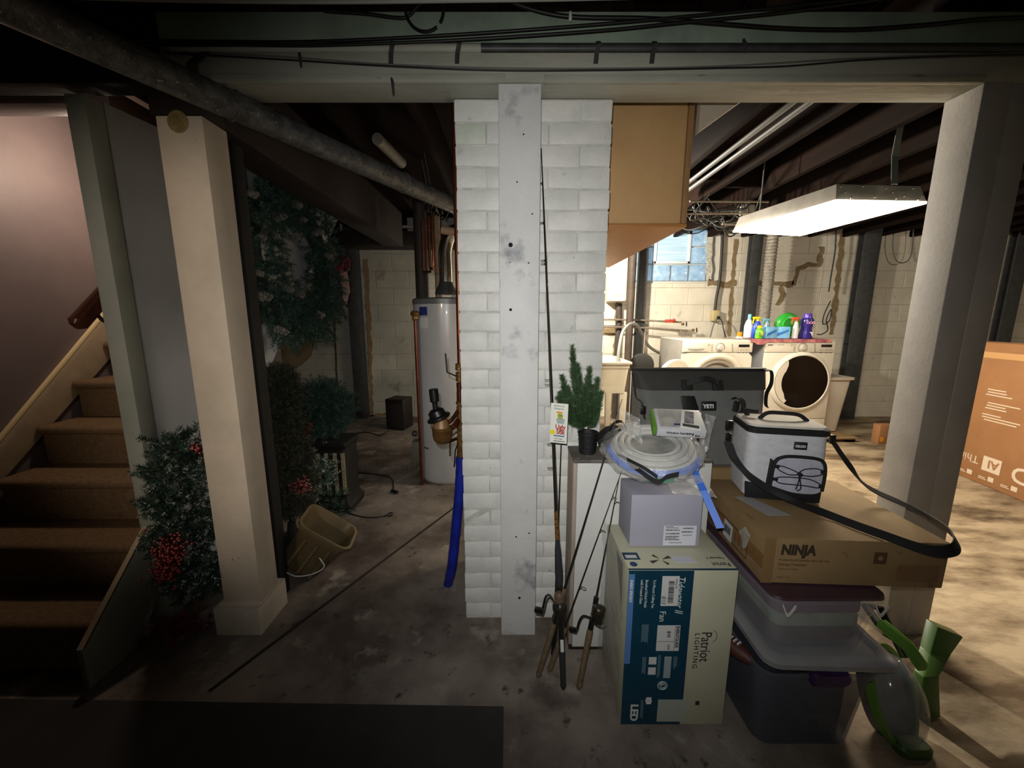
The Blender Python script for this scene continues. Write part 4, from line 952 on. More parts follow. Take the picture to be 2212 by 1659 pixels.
P = [at(1334, 790, Y=3.7), at(1338, 750, Y=3.75), at(1346, 716, Y=3.85), at(1362, 700, Y=4.0), at(1376, 703, Y=4.1), at(1388, 724, Y=4.25), at(1402, 748, Y=4.35), at(1428, 764, Y=4.42), at(1445, 768, Y=4.45)]
solo(MB().tube(curve(P, 6), .016, 12), 'drain_hose', hose, 'grey drain hose arching from the utility sink to the back of the washer', 'hose', smooth=True)
# chimney tank shape and soil pipe beside the window
q0, q1 = at(1317, 560, Y=4.6), at(1352, 652, Y=4.6)
tk = thing('wall_panel_box', 'cream painted slim box fixed high on the wall beside the grey brace', 'panel', ((q0.x + q1.x) / 2, 4.6, q1.z))
MB().box((q0.x, 4.56, q1.z), (q1.x, 4.79, 2.2)).build('panel', block_paint, tk, bev=.03)
solo(MB().tube([at(1337, 655, Y=4.735), at(1337, 690, Y=4.735), (at(1337, 690, Y=4.735).x, 4.735, 0)], .035, 14), 'soil_pipe', mat('dark_pipe_brown', '#4a4038', '#37302a', 12, rough=.7), 'dark soil pipe below the cream panel box', 'pipe', smooth=True)
xx = at(1360, 700, Y=4.5).x
solo(MB().tube([(xx, 4.5, 0), (xx, 4.5, 2.2)], .042, 16), 'soil_stack', mat('brown_stack', '#4b3d31', '#3a2f26', 10, rough=.7), 'brown vertical soil stack directly beside the grey brace', 'pipe', smooth=True)

# ---------------------------------------------------------------- utility sink
SXa, SXb, SY0, SY1 = .50, 1.083, 3.42, 4.05; SZ = .86
plast = mat('cream_sink_plastic', '#d8cfb8', '#cbc2ab', 4, rough=.45)
sk = thing('utility_sink', 'cream plastic utility sink on moulded legs beside the brick pillar', 'sink', ((SXa + SXb) / 2, (SY0 + SY1) / 2, 0))
cx, cy = (SXa + SXb) / 2, (SY0 + SY1) / 2; w, d = SXb - SXa, SY1 - SY0
rs_ = [[(cx + x, cy + y, z) for x, y in rrect(w - s, d - s, .03)] for z, s in ((.58, .12), (.585, .09), (SZ - .06, .05), (SZ - .055, .035), (SZ - .02, .03), (SZ - .018, 0), (SZ, 0), (SZ + .001, .05), (SZ - .03, .07), (.62, .13))]
bsn = MB().loft(rs_).build('basin', plast, sk, smooth=True, ang=40)
for sx in (0, 1):
    for sy in (0, 1):
        xa = SXa + .03 if sx == 0 else SXb - .10; ya = SY0 + .03 if sy == 0 else SY1 - .08
        MB().prism([(xa, ya, .58), (xa + .07, ya, .58), (xa + .055, ya, 0), (xa + .015, ya, 0)], (0, .05, 0)).build('leg', plast, sk, bev=.003)
MB().box((SXa + .06, SY0 + .024, .575), (SXb - .06, SY0 + .034, .64)).build('apron', plast, sk)
fc = MB(); fx_ = V((.80, 4.0, SZ)); fc.tube(curve([fx_, fx_ + V((0, 0, .07)), fx_ + V((-.02, -.06, .10)), fx_ + V((-.03, -.13, .07))], 5), .011, 8); fc.tube([fx_ + V((-.09, 0, .02)), fx_ + V((.09, 0, .02))], .013, 8)
fc.build('faucet', mat('faucet_metal', '#a8a296', rough=.3, metal=.8), bsn, smooth=True)
for s in (-.09, .09): MB().lathe([(.01, 0), (.022, .01), (.02, .03), (.008, .035)], fx_ + V((s, 0, .03)), n=12).build('tap_handle', MATS['tap_black'], sk, smooth=True)
# black round pan hung beside the sink
q = at(1386, 788, Y=3.9)
pn = thing('round_black_lid', 'round black lid standing upright beside the utility sink', 'lid', (q.x, 3.9, 0))
MB().lathe([(.001, 0), (.115, 0), (.12, .008), (.118, .02), (.10, .028), (.001, .03)], (q.x, 3.9, q.z), (-.15, -1, 0), 40).build('disc', mat('matt_black', '#15130f', rough=.6), pn, smooth=True, ang=40)
MB().cyl((q.x, 3.9, 0), (q.x, 3.9, q.z - .1), .03, .03).build('stand_tube', mat('matt_black2', '#1b1814', rough=.6), pn, smooth=True)
MB().cyl((q.x + .02, 3.92, q.z + .10), (q.x + .025, 3.92, q.z + .33), .007).build('rod', iron, pn)
# planter pot on a low wooden shelf beyond the pillar
q = at(1298, 935, Z=.53)
shf = thing('wooden_stool', 'low orange brown wooden stool behind the shallow cabinet', 'stool', (.63, 2.3, 0))
MB().box((.30, 2.05, .44), (.78, 2.35, .465)).build('top_board', mat('orange_wood', '#b07b45', '#9a6a3a', 9, rough=.5, stretch=(.3, 3, 1)), shf, bev=.003)
for x in (.32, .73):
    for y in (2.08, 2.3): MB().box((x, y, 0), (x + .03, y + .03, .439)).build('leg', MATS['orange_wood'], shf, bev=.002)
q = at(1302, 925, Z=.466)
po = thing('flower_pot', 'small pale plastic flower pot with a dark plant base, behind the little spruce', 'flower pot', (q.x, 2.18, .466))
MB().lathe([(.05, 0), (.055, .004), (.075, .12), (.082, .122), (.082, .15), (.074, .152), (.068, .12)], (q.x, 2.18, .466), n=32).build('pot', mat('pale_pot', '#c3b8a6', rough=.5), po, smooth=True, ang=45)
MB().lathe([(.001, .15), (.07, .135), (.072, .12)], (q.x, 2.18, .466), n=24).build('soil', mat('dark_soil', '#26211a', rough=.9), po, smooth=True)
q2 = at(1322, 930, Z=.466)
solo(MB().ball((q2.x + .04, 2.12, .49), .03, 8, 1.4, 1, .7), 'pale_bowl', mat('pale_bowl', '#c9b9a2', rough=.4), 'small pale rounded dish beside the flower pot', 'dish', smooth=True)

# wires tangled under the laundry joists
lab = ['thin black wires tangled near the top of the glass block window', 'grey cable crossing above the glass block window', 'black cable drooping between duct enclosure and light fixture']
rw = random.Random(21)
for i in range(16):
    x0 = 1480 + rw.random() * 60; y0 = 445 + rw.random() * 40; x1 = 1560 + rw.random() * 100; y1 = 445 + rw.random() * 45
    Yc = 3.2 + i * .05
    if i in (3, 8, 12): x0 -= 60
    jx = lambda p: V((-2.86 + .4 * round((p.x + 2.86) / .4), p.y, 2.202))
    pts = [(x0, y0, Yc)] + [(x0 + (x1 - x0) * t, y0 + (y1 - y0) * t + rw.random() * 34 - 6, Yc + rw.random() * .03) for t in (.25, .5, .75)] + [(x1, y1, Yc)]
    Pw = [at(a_, b_, Y=c_) for a_, b_, c_ in pts]; Pw = [jx(Pw[0])] + Pw + [jx(Pw[-1])]
    solo(MB().tube(curve(Pw, 5), .0045 + .003 * rw.random(), 7), 'loose_wire', cable_blk if i % 3 else cable_gry, 'thin wire in the tangle hanging under the joists above the glass block window', 'cable', group='wires tangled above the window', smooth=True, ang=80)
for k, (xa, ya, xb, yb) in enumerate(((1490, 435, 1660, 436), (1480, 462, 1645, 461), (1560, 484, 1600, 486))):
    solo(MB().tube([at(xa, ya, Y=3.13), at(xb, yb, Y=3.13)], .008, 8), 'ceiling_conduit', iron, ('uppermost', 'middle', 'short lowest')[k] + ' thin conduit running level under the laundry joists', 'pipe', smooth=True)
q = at(1610, 458, Y=3.55)
solo(MB().box((q.x - .05, 3.5, q.z - .03), (q.x + .05, 3.56, q.z + .05)), 'junction_box', mat('junction_steel', '#8d8577', rough=.5), 'small junction box on the conduit under the laundry joists', 'junction box', bev=.004)
a, b = at(1520, 385, Z=2.12), at(1710, 232, Z=2.12)
for s, nm in ((-.035, 'left'), (.035, 'right')):
    solo(MB().tube([(a.x + s, a.y + .8, 2.14), (a.x + s, 1.5, 2.14)], .014, 10), 'ceiling_pipe', mat('pale_pipe2', '#4a4740', rough=.5), 'pale pipe running back along the laundry joists, ' + ('beside the duct enclosure' if nm == 'left' else 'the one farther from the duct enclosure'), 'pipe', smooth=True)

# ---------------------------------------------------------------- television carton at the far right
tb = thing('television_carton', 'large brown television carton standing on edge at the far right', 'cardboard box', (3.62, 2.7, 0))
kraft = mat('kraft_card', '#a27248', '#986a42', 6, rough=.75)
ft, fb = at(2060, 1022, Z=0), at(2212, 1085, Z=0)
u = (fb - ft).normalized(); nrm = V((u.y, -u.x, 0));  nrm = nrm if nrm.x > 0 else -nrm
O = ft - u * .3
Lb = 1.75
MB(frame(O, u, nrm, (0, 0, 1))).box((0, 0, .0), (Lb, .18, 1.07)).build('carton', kraft, tb, bev=.01)
def face(x, z, off=.0012): return frame(O + u * x + V((0, 0, z)) - nrm * off, u, (0, 0, 1))
def face_ud(x, z, off=.0012): return frame(O + u * x + V((0, 0, z)) - nrm * off, -u, (0, 0, -1), -nrm)
prn = mat('pale_print', '#d9c6ae', rough=.8)
# printing upside down, as in the photo
text('UHD', .16, face_ud(1.05, .22), prn, tb, 'lettering', bold=.003)
MB(face(.50, .17)).box((0, -.055, 0), (.13, .055, .0006)).build('print_patch', prn, tb)
text('AI', .085, face_ud(.615, .20, .0025), kraft, tb, 'lettering', bold=.002)
text('ThinQ', .085, face_ud(.47, .20), prn, tb, 'lettering')
for i in range(9):
    x = .33 + .16 * i; s = MB(face(x, .045)); s.box((0, 0, 0), (.06, .006, .0005)); s.box((0, .012, 0), (.05, .018, .0005)); s.box((.07, 0, 0), (.11, .035, .0005)); s.build('print_block', prn, tb)
rw = random.Random(4)
for i, (x, z) in enumerate(((.42, .72), (.42, .62), (.42, .53), (.85, .72), (.85, .62), (.85, .54), (1.3, .72), (1.3, .6))):
    s = MB(face(x, z))
    for j in range(3): s.box((rw.random() * .03, -j * .02, 0), (.12 + rw.random() * .16, -j * .02 + .008, .0005))
    s.build('fine_print', prn, tb)
MB(face(.34, .955)).box((0, 0, 0), (.55, .045, .0006)).build('packing_tape', mat('pale_tape', '#c99a66', rough=.3), tb)
q = at(1900, 960, Z=0)
sb = thing('small_carton', 'small brown carton with an orange mark, mostly hidden behind the right post', 'cardboard box', (q.x + .05, q.y + .04, 0))
MB().box((q.x - .02, q.y, 0), (q.x + .12, q.y + .08, .20)).build('carton', kraft, sb, bev=.006)
MB().box((q.x - .001, q.y - .002, .03), (q.x + .03, q.y, .075)).build('orange_mark', mat('orange_mark', '#e0921e'), sb)
# ---------------------------------------------------------------- shallow white cabinet before the pillar
CXa, CXb, CY0, CY1, CZ = .217, .70, 1.277, 1.425, .764
cab = thing('shallow_cabinet', 'shallow white cabinet with a dark dusty top, in front of the brick pillar', 'cabinet', (.5, 1.35, 0))
MB().box((CXa, CY0 + .014, .012), (CXb, CY1, CZ - .012)).build('carcass', mat('cabinet_beige_side', '#a89a8c', '#998b7d', 6, rough=.6), cab, bev=.002)
for a, b in ((CXa + .012, .505), (.508, CXb)):
    MB().box((a, CY0, .015), (b, CY0 + .013, CZ - .014)).build('door', mat('cabinet_white', '#d6d6d1', '#cccdca', 5, rough=.4), cab, bev=.002)
MB().box((CXa, CY0 + .004, 0), (CXb, CY1, .0115)).build('base_strip', mat('strip_black', '#1a1917', rough=.6), cab)
MB().box((CXa - .002, CY0 - .004, CZ - .0115), (CXb, CY1 + .002, CZ)).build('top', mat('dusty_top', '#4b4843', '#6a655d', 16, rough=.6, spot=[('#8b857a', 40, .62, .7)]), cab, bev=.002)

# little artificial spruce
tr = thing('tabletop_spruce', 'little artificial spruce in a black ribbed pot on the shallow cabinet', 'potted plant', (.27, 1.345, CZ))
q = at(1263, 968, Z=CZ + .001); tx, ty = q.x, 1.345
pot = [(.026, 0), (.030, .003), (.0345, .072), (.037, .074), (.037, .080), (.033, .080), (.032, .06)]
MB().lathe(pot, (tx, ty, CZ + .001), n=40).build('pot', mat('pot_black', '#1a1b1d', '#111213', 60, rough=.5, bump=.5, bsc=200), tr, smooth=True, ang=40)
for k in range(5): MB().ring((tx, ty, CZ + .014 + k * .013), (0, 0, 1), .0312 + k * .0009, .0009, 36, 4).build('pot_rib', MATS['pot_black'], tr)
MB().lathe([(.001, .066), (.031, .064), (.031, .06)], (tx, ty, CZ), n=20).build('soil', MATS['dark_soil'], tr)
nd = Needles(31); zb = CZ + .07
tips = [(1236, 752, 0), (1214, 814, .01), (1217, 838, -.02), (1273, 796, -.01), (1290, 820, .0), (1296, 852, .02), (1206, 860, .0), (1222, 875, -.03), (1282, 868, -.03), (1300, 848, .03), (1252, 815, -.03), (1236, 800, .02), (1262, 835, -.035), (1240, 860, -.045), (1270, 875, -.04), (1230, 850, .03), (1210, 850, .02), (1226, 838, .0), (1245, 835, -.02), (1280, 835, .02), (1288, 862, -.02), (1268, 818, .01), (1218, 890, -.01), (1290, 885, .01), (1248, 790, 0), (1236, 770, 0), (1228, 865, -.045), (1256, 860, -.05), (1275, 850, -.04), (1242, 880, -.05)]
br = []
for px, py, dy in tips:
    b = at(px, py, Y=ty + dy); s_ = V((tx + (b.x - tx) * .15, ty, zb + max(.02, (b.z - zb) * .28)))
    mid = s_.lerp(b, .5) + V(((b.x - tx) * .15, 0, -.004)); Pn = curve([s_, mid, b], 5); br.append(Pn)
    for k in range(len(Pn) - 1): nd.sprig(Pn[k], Pn[k + 1] + (Pn[k + 1] - Pn[k]) * .4, 150, .027 * (1 - .3 * k / len(Pn)), .00055, .8)
nd.build('needles', mat('spruce_green', '#46643e', '#304a2d', 60, rough=.6), tr)
mb = MB()
for Pn in br: mb.tube(Pn, .0018, 5)
mb.tube([(tx, ty, CZ + .06), (tx, ty, zb + .12)], .003, 6)
mb.build('branches', mat('twig_brown', '#3f3322', rough=.8), tr)

# ---------------------------------------------------------------- ceiling fan carton
PX0, PX1, PY0, PY1, PZt = .338, .656, 1.005, 1.258, .532
fb_ = thing('ceiling_fan_carton', 'tall teal and cream ceiling fan carton standing on end in clear wrap', 'cardboard box', (.5, 1.13, 0))
cream = mat('carton_cream', '#bbbaa2', '#b0af97', 5, rough=.55); teal = mat('carton_teal', '#0d3c50', '#0b3446', 8, rough=.4)
MB().box((PX0, PY0, 0), (PX1, PY1, PZt)).build('carton', cream, fb_, bev=.002)
yF = PY0 - .0006
def fr_(x, z, off=0): return frame((x, yF - off, z), (0, 0, -1), (1, 0, 0), (0, -1, 0))   # text running downwards, as printed
xs = PX0 + .185
MB().box((PX0 + .0005, yF, .001), (xs, PY0, PZt - .001)).build('teal_panel', teal, fb_)
MB().box((xs, yF, .09), (xs + .004, PY0, PZt - .001)).build('teal_edge', mat('navy_edge', '#0a2a52'), fb_)
MB().box((PX0 + .001, yF - .0002, .22), (PX0 + .018, PY0, PZt - .012)).build('blue_stripe', mat('stripe_blue', '#4d74ad'), fb_)
lt = mat('print_white', '#c9cec9', rough=.6); dk = mat('print_dark', '#24262b', rough=.7)
text('ENERGY EFFICIENT', .0115, fr_(PX0 + .0055, PZt - .03, .0006), lt, fb_, sx=.75, bold=.0003)
text('with Frosted Glass', .0115, fr_(PX0 + .036, PZt - .03), lt, fb_, sx=.9)
text('Brushed Nickel Finish', .0115, fr_(PX0 + .050, PZt - .03), lt, fb_, sx=.9)
text('Tri-Mount Ceiling Fan', .0115, fr_(PX0 + .072, PZt - .03), lt, fb_, sx=.9)
text('Fan', .026, fr_(PX0 + .098, PZt - .132), lt, fb_)
text('Tidewater II', .034, fr_(PX0 + .142, PZt - .018), lt, fb_, sx=.72, shear=.3)
text('Patriot', .044, fr_(PX0 + .228, .33), dk, fb_, sx=.85)
text('LIGHTING', .021, fr_(PX0 + .208, .325), dk, fb_, spacing=1.35)
MB().tube(curve([(PX0 + .262, yF - .0004, .335), (PX0 + .272, yF - .0004, .325), (PX0 + .272, yF - .0004, .305), (PX0 + .262, yF - .0004, .295)], 5), .0008, 4).build('flourish', dk, fb_)
text('LED', .032, fr_(PX0 + .030, .075, .0003), lt, fb_, bold=.0012, sx=1.1)
lab = mat('label_white', '#c3c4c4', rough=.6)
def label(x0, x1, z0, z1, m=lab, nm='label', off=.0006):
    return MB().box((x0, yF - off, z0), (x1, PY0 - .0001, z1)).build(nm, m, fb_)
stl = label(PX0 + .098, PX0 + .148, PZt - .115, PZt - .018, nm='store_label')
bc = MB(); rw = random.Random(9); z = PZt - .105
while z < PZt - .035:
    h = rw.choice((.0008, .0016, .0024)); bc.box((PX0 + .118, yF - .0009, z), (PX0 + .134, yF - .0006, z + h)); z += h + rw.choice((.0009, .0018))
o = bc.build('barcode', dk, stl); o['kind'] = 'stuff'
text('8/13', .018, fr_(PX0 + .100, PZt - .082, .0006), dk, stl, sx=.8, shear=.3)
text('ceiling fan', .0085, fr_(PX0 + .138, PZt - .025, .0006), dk, fb_)
enl = label(PX0 + .094, PX0 + .162, .265, .352, nm='energy_label')
text('ENERGYGUIDE', .0135, fr_(PX0 + .1505, .350, .0006), dk, enl, bold=.0004, sx=.82)
text('$10', .0135, fr_(PX0 + .125, .333, .0006), dk, enl, bold=.0004); text('2838', .009, fr_(PX0 + .128, .288, .0006), dk, enl)
o = MB().box((PX0 + .147, yF - .0009, .266), (PX0 + .148, yF - .0006, .351)).build('label_rule', dk, enl)
o = MB().box((PX0 + .096, yF - .0009, .297), (PX0 + .147, yF - .0006, .298)).build('label_rule', dk, enl)
label(PX0 + .075, PX0 + .098, .218, .243, nm='picture_panel'); label(PX0 + .075, PX0 + .098, .182, .207, nm='picture_panel')
label(PX0 + .122, PX0 + .143, .170, .245, mat('label_grey', '#8f9a9e', rough=.6), 'picture_panel')
MB().ring((PX0 + .122, yF - .0004, .143), (0, 1, 0), .014, .0012, 28, 4).build('seal_print', lt, fb_); MB().ring((PX0 + .122, yF - .0004, .143), (0, 1, 0), .009, .001, 22, 4).build('seal_print', lt, fb_)
text('L', .012, fr_(PX0 + .118, .147), lt, fb_, bold=.0006)
label(PX0 + .112, PX0 + .200, .012, .092, mat('peeled_label', '#a3a79a', '#98a09b', 9, rough=.6), 'blank_label', .0009)
MB().ring((PX0 + .083, yF - .0004, .088), (0, 1, 0), .009, .0014, 22, 4).build('seal_print', lt, fb_); MB().box((PX0 + .075, yF - .0007, .076), (PX0 + .091, yF, .1)).build('picture_panel', lab, fb_)
label(PX0 + .228, PX0 + .240, .072, .086, dk, 'sticker', .0004)
rw = random.Random(11)
for x, z0, z1, n in ((PX0 + .048, .29, .355, 7), (PX0 + .056, .18, .243, 4), (PX0 + .103, .17, .25, 3), (PX0 + .150, .20, .245, 4), (PX0 + .060, .02, .09, 3)):
    t = MB()
    for i in range(n): t.box((x + i * .003, yF - .0003, z0 + rw.random() * .01), (x + i * .003 + .0012, yF, z1))
    o = t.build('fine_print', mat('print_dim', '#6f8a92', rough=.7), fb_); o['kind'] = 'stuff'
# carton top: teal border, label, paddle fan picture, words upside down
zT = PZt + .0006
MB().box((PX0, PY0, PZt), (PX1, PY0 + .008, zT)).build('teal_edge', teal, fb_)
MB().box((PX0 + .002, PY0 + .05, PZt), (PX0 + .05, PY0 + .085, zT)).build('teal_panel', teal, fb_)
MB().box((PX0 + .008, PY0 + .057, PZt), (PX0 + .042, PY0 + .072, zT + .0004)).build('label', lab, fb_)
MB().lathe([(.001, 0), (.011, 0), (.011, .0007)], (PX0 + .022, PY0 + .028, PZt), n=24).build('seal_print', mat('seal_blue', '#223c66'), fb_)
MB().prism([(PX0 + .15, PY0 + .035, PZt), (PX0 + .215, PY0 + .035, PZt), (PX0 + .205, PY0 + .065, PZt), (PX0 + .145, PY0 + .063, PZt)], (0, 0, .0012)).build('label', mat('label_lilac', '#bdbec9', rough=.5), fb_)
fp = MB()
for k in range(4):
    a = .4 + k * pi / 2; c_ = V((PX0 + .11, PY0 + .05, PZt)); dd = V((cos(a), sin(a) * .7, 0)); ss = V((-dd.y, dd.x, 0)) * .35
    fp.prism([c_ + dd * .006, c_ + dd * .035 + ss * .03, c_ + dd * .038 - ss * .01], (0, 0, .0008))
fp.build('fan_picture', mat('fan_brown', '#4a342c'), fb_)
text('Patriot', .024, frame((PX1 - .01, PY0 + .035, zT), (-1, 0, 0), (0, -1, 0), (0, 0, 1)), dk, fb_, sx=.8)
text('Tidewater II', .014, frame((PX1 - .01, PY0 + .062, zT), (-1, 0, 0), (0, -1, 0), (0, 0, 1)), dk, fb_, sx=.8, shear=.3)
# red brown picture wedge on the left side
MB().prism([(PX0 - .0004, PY0 + .06, PZt - .02), (PX0 - .0004, PY0 + .13, PZt - .02), (PX0 - .0004, PY0 + .05, PZt - .16)], (.0008, 0, 0)).build('side_picture', mat('side_print', '#4d2f2b', rough=.4), fb_)
wrap = mat('clear_wrap', '#c9c7c2', rough=.18, alpha=.22, bump=.8, bsc=30, coat=.6)
def film(o, u, v, nu, nv, amp, sc, name, par, m, sd=0):
    u = V(u); v = V(v); n = u.cross(v).normalized(); vs = []; fs = []
    for i in range(nu):
        for j in range(nv):
            p = V(o) + u * (i / (nu - 1)) + v * (j / (nv - 1)); vs.append(p + n * (amp * (mnoise.noise(p * sc + V((sd, 0, 0))) + .3)))
    for i in range(nu - 1):
        for j in range(nv - 1): a = i * nv + j; fs.append((a, a + 1, a + nv + 1, a + nv))
    return MB().add(vs, fs).build(name, m, par, smooth=True, ang=180)
film((PX0 - .012, PY1, .02), (0, -(PY1 - PY0) - .004, 0), (0, 0, PZt + .004), 26, 40, .008, 30, 'wrap_film', fb_, wrap, 1)

# ---------------------------------------------------------------- grey carton on the fan carton
GX0, GX1, GY0, GY1, GZ0, GZ1 = .374, .592, 1.118, 1.252, PZt + .002, .710
gb = thing('grey_carton', 'plain lavender grey shipping carton with a barcode label, on top of the ceiling fan carton', 'cardboard box', (.48, 1.18, GZ0))
gm = mat('grey_card', '#9a9aa8', '#9292a0', 4, rough=.6)
MB().box((GX0, GY0 + .002, GZ0), (GX1, GY1, GZ1 - .001)).build('carton', gm, gb, bev=.003)
MB().box((GX0 - .002, GY0 - .001, GZ0 + .002), (GX1 + .001, GY0 + .001, GZ1)).build('front_flap', mat('grey_card2', '#a1a1b0', rough=.6), gb, bev=.0008)
lx0, lx1, lz0, lz1 = GX0 + .104, GX0 + .207, GZ0 + .006, GZ0 + .073
adl = MB().box((lx0, GY0 - .0018, lz0), (lx1, GY0 - .001, lz1)).build('address_label', mat('label_bright', '#d0d2dc', rough=.5), gb)
rw = random.Random(5)
def vbars(x0, x1, z0, z1, y, par, mt=dk, nm='barcode'):
    t = MB(); x = x0
    while x < x1: w = rw.choice((.0005, .0009, .0014)); t.box((x, y - .0004, z0), (x + w, y, z1)); x += w + rw.choice((.0006, .0011))
    o = t.build(nm, mt, par); o['kind'] = 'stuff'; return o
yl = GY0 - .0018
for z in (.052, .040, .030, .020): vbars(lx0 + .006, lx0 + .05, lz0 + z - .002, lz0 + z + .003, yl, adl)
vbars(lx0 + .06, lx0 + .092, lz0 + .056, lz0 + .061, yl, adl); vbars(lx0 + .056, lx0 + .09, lz0 + .044, lz0 + .049, yl, adl)
t = MB()
for z, a, b in ((.064, .006, .03), (.0595, .006, .046), (.0345, .06, .09), (.025, .006, .04), (.009, .018, .06)): t.box((lx0 + a, yl - .0004, lz0 + z), (lx0 + b, yl, lz0 + z + .0014))
o = t.build('fine_print', dk, adl); o['kind'] = 'stuff'

# ---------------------------------------------------------------- bag of coiled strip on top
cc = V((.462, 1.215, .824))
cb_ = thing('bagged_coil', 'coil of white foam strip in a crumpled clear plastic bag with blue and green tape', 'plastic bag', cc)
foamw = mat('foam_white', '#c2c2bd', '#adada8', 14, rough=.7)
Mc = Matrix.Translation(cc) @ Matrix.Rotation(R(12), 4, 'X') @ Matrix.Rotation(R(-5), 4, 'Y')
for k, (rr, z, t) in enumerate(((.120, -.018, .010), (.126, .000, .010), (.117, .018, .010), (.098, .024, .010), (.104, .006, .010), (.10, -.012, .010), (.078, .020, .010), (.08, 0, .010))):
    MB(Mc).ring((0, 0, z), (0, 0, 1), rr, t, 48, 8).build('coil_turn', foamw, cb_, smooth=True)
MB(Mc).lathe([(.001, -.02), (.07, -.02), (.07, .014), (.001, .014)], n=32).build('inner_wad', mat('wad_grey', '#9b9c98', '#7f807c', 20, rough=.6), cb_, smooth=True)
bt = mat('blue_tape', '#3b6fd0', '#366ac9', 10, rough=.5); gt = mat('green_tape', '#3f9b78', rough=.4, spec=.3)
P = []; Wd = []
for k in range(25):
    a = R(176) + R(158) * k / 24; P.append(Mc @ V((.143 * cos(a), .143 * sin(a), .004 - .002 * k / 24 + .016 * max(0, 1 - k / 7))))
    Wd.append((Mc.to_3x3() @ V((.010 * -cos(a), -.010 * sin(a), .017))))
MB().ribbon(P, Wd, .0008).build('blue_tape', bt, cb_, smooth=True, ang=60)
P = []; Wd = []
for k in range(8):
    a = R(248) + R(30) * k / 7; P.append(Mc @ V((.141 * cos(a), .141 * sin(a), -.020))); Wd.append(Mc.to_3x3() @ V((0, 0, .018)))
MB().ribbon(P, Wd, .001).build('green_tape', gt, cb_, smooth=True, ang=60)
q0, q1, q2 = at(1500, 1018, Y=1.13), at(1520, 1060, Y=1.06), at(1556, 1141, Y=.99)
MB().ribbon([cc + V((.115, -.08, -.02)), q0, q1, q2], [(.018, -.006, .006)] * 4, .0006).build('hanging_blue_tape', bt, cb_)
# the bag
bagm = mat('clear_bag', '#dcdcd8', rough=.10, alpha=.28, coat=1, spec=1, bump=1, bsc=55)
vs = []; fs = []; nu, nv = 72, 22
for i in range(nu):
    a = 2 * pi * i / nu
    for j in range(nv):
        t = j / (nv - 1); ph = -1.15 + 2.2 * t
        r = .157 * cos(ph) ** .45 if cos(ph) > 0 else 0; z = .048 * sin(ph)
        p = V((r * cos(a), r * sin(a), z)); n_ = p.normalized()
        w = mnoise.noise(p * 26) * .014 + mnoise.noise(p * 70) * .008
        if abs(a - .35) < .3 or abs(a - 2.75) < .25: w += .014 * (1 - t)
        p += n_ * w; vs.append(Mc @ p)
for i in range(nu):
    for j in range(nv - 1): a = i * nv + j; b = ((i + 1) % nu) * nv + j; fs.append((a, a + 1, b + 1, b))
MB().add(vs, fs).build('bag_film', bagm, cb_, smooth=True, ang=28)
film(at(1425, 1020, Y=1.10), at(1520, 1030, Y=1.08) - at(1425, 1020, Y=1.10), at(1480, 1068, Y=1.09) - at(1450, 1022, Y=1.10), 22, 12, .012, 60, 'bag_tail', cb_, bagm, 4)
film(at(1522, 985, Y=1.2), at(1545, 900, Y=1.25) - at(1522, 985, Y=1.2), at(1500, 978, Y=1.2) - at(1522, 985, Y=1.2), 18, 8, .016, 70, 'bag_tail', cb_, bagm, 9)
film(at(1338, 880, Y=1.24), at(1345, 935, Y=1.2) - at(1338, 880, Y=1.24), at(1380, 905, Y=1.22) - at(1338, 880, Y=1.24), 14, 10, .014, 70, 'bag_tail', cb_, bagm, 12)
# kit carton with papers
Kc = at(1462, 908, Y=1.245); 
kb = thing('kit_carton', 'small white kit carton with a green end, lying tilted on the bagged coil', 'box', Kc)
Mk = Matrix.Translation((Kc.x - .002, 1.235, .898)) @ Matrix.Rotation(R(-11), 4, 'Z') @ Matrix.Rotation(R(24), 4, 'X')
kw = mat('kit_white', '#c9cad0', '#b9bac0', 8, rough=.5)
kcb = MB(Mk).box((-.072, -.058, 0), (.074, .052, .030)).build('carton', kw, kb, bev=.002)
MB(Mk).box((-.05, -.01, -.026), (.05, .045, -.001)).build('wrapped_pack', mat('pack_grey', '#a9aaa6', '#8a8b88', 20, rough=.5), kb, bev=.006)
MB(Mk).prism([(-.0728, -.052, .001), (-.0728, .046, .001), (-.0728, .046, .030), (-.0728, -.052, .030)], (-.012, 0, 0)).jitter(.003, 30).build('green_end', mat('leaf_green', '#5c8f2e', '#4c7f24', 14, rough=.5), kb, bev=.001)
Mt_ = Mk @ Matrix.Translation((0, 0, .0305))
MB(Mt_).box((-.062, -.045, 0), (.02, .045, .0012)).build('paper_sheet', mat('paper_grey', '#a9a8a3', '#8f8f8a', 40, rough=.7), kb)
MB(Mt_ @ Matrix.Rotation(R(-12), 4, 'Z')).box((.006, -.05, .0013), (.066, .04, .010)).build('folded_leaflet', mat('leaflet_white', '#d3d2c9', rough=.6), kb, bev=.001)
MB(Mt_ @ Matrix.Rotation(R(-12), 4, 'Z')).box((.016, -.03, .0101), (.044, .034, .0107)).build('leaflet_photo', mat('leaflet_print', '#4f4650', '#8b8790', 60, rough=.6), kb)
MB(Mt_ @ Matrix.Rotation(R(-12), 4, 'Z')).box((.012, -.048, .0101), (.06, -.034, .0107)).build('dark_strip', dk, kb)
vb = MB(Mt_); vb.box((-.02, -.036, .0012), (.01, -.028, .0018)); vb.build('navy_mark', mat('navy_print', '#2c3566'), kb)
text('Window Insulating', .0115, Mk @ frame((-.045, -.0585, .014), (1, 0, 0), (0, 0, 1)), dk, kcb, bold=.0003, sx=.95)
text('Kit', .0115, Mk @ frame((.042, -.0585, .006), (1, 0, 0), (0, 0, 1)), dk, kcb, bold=.0003)
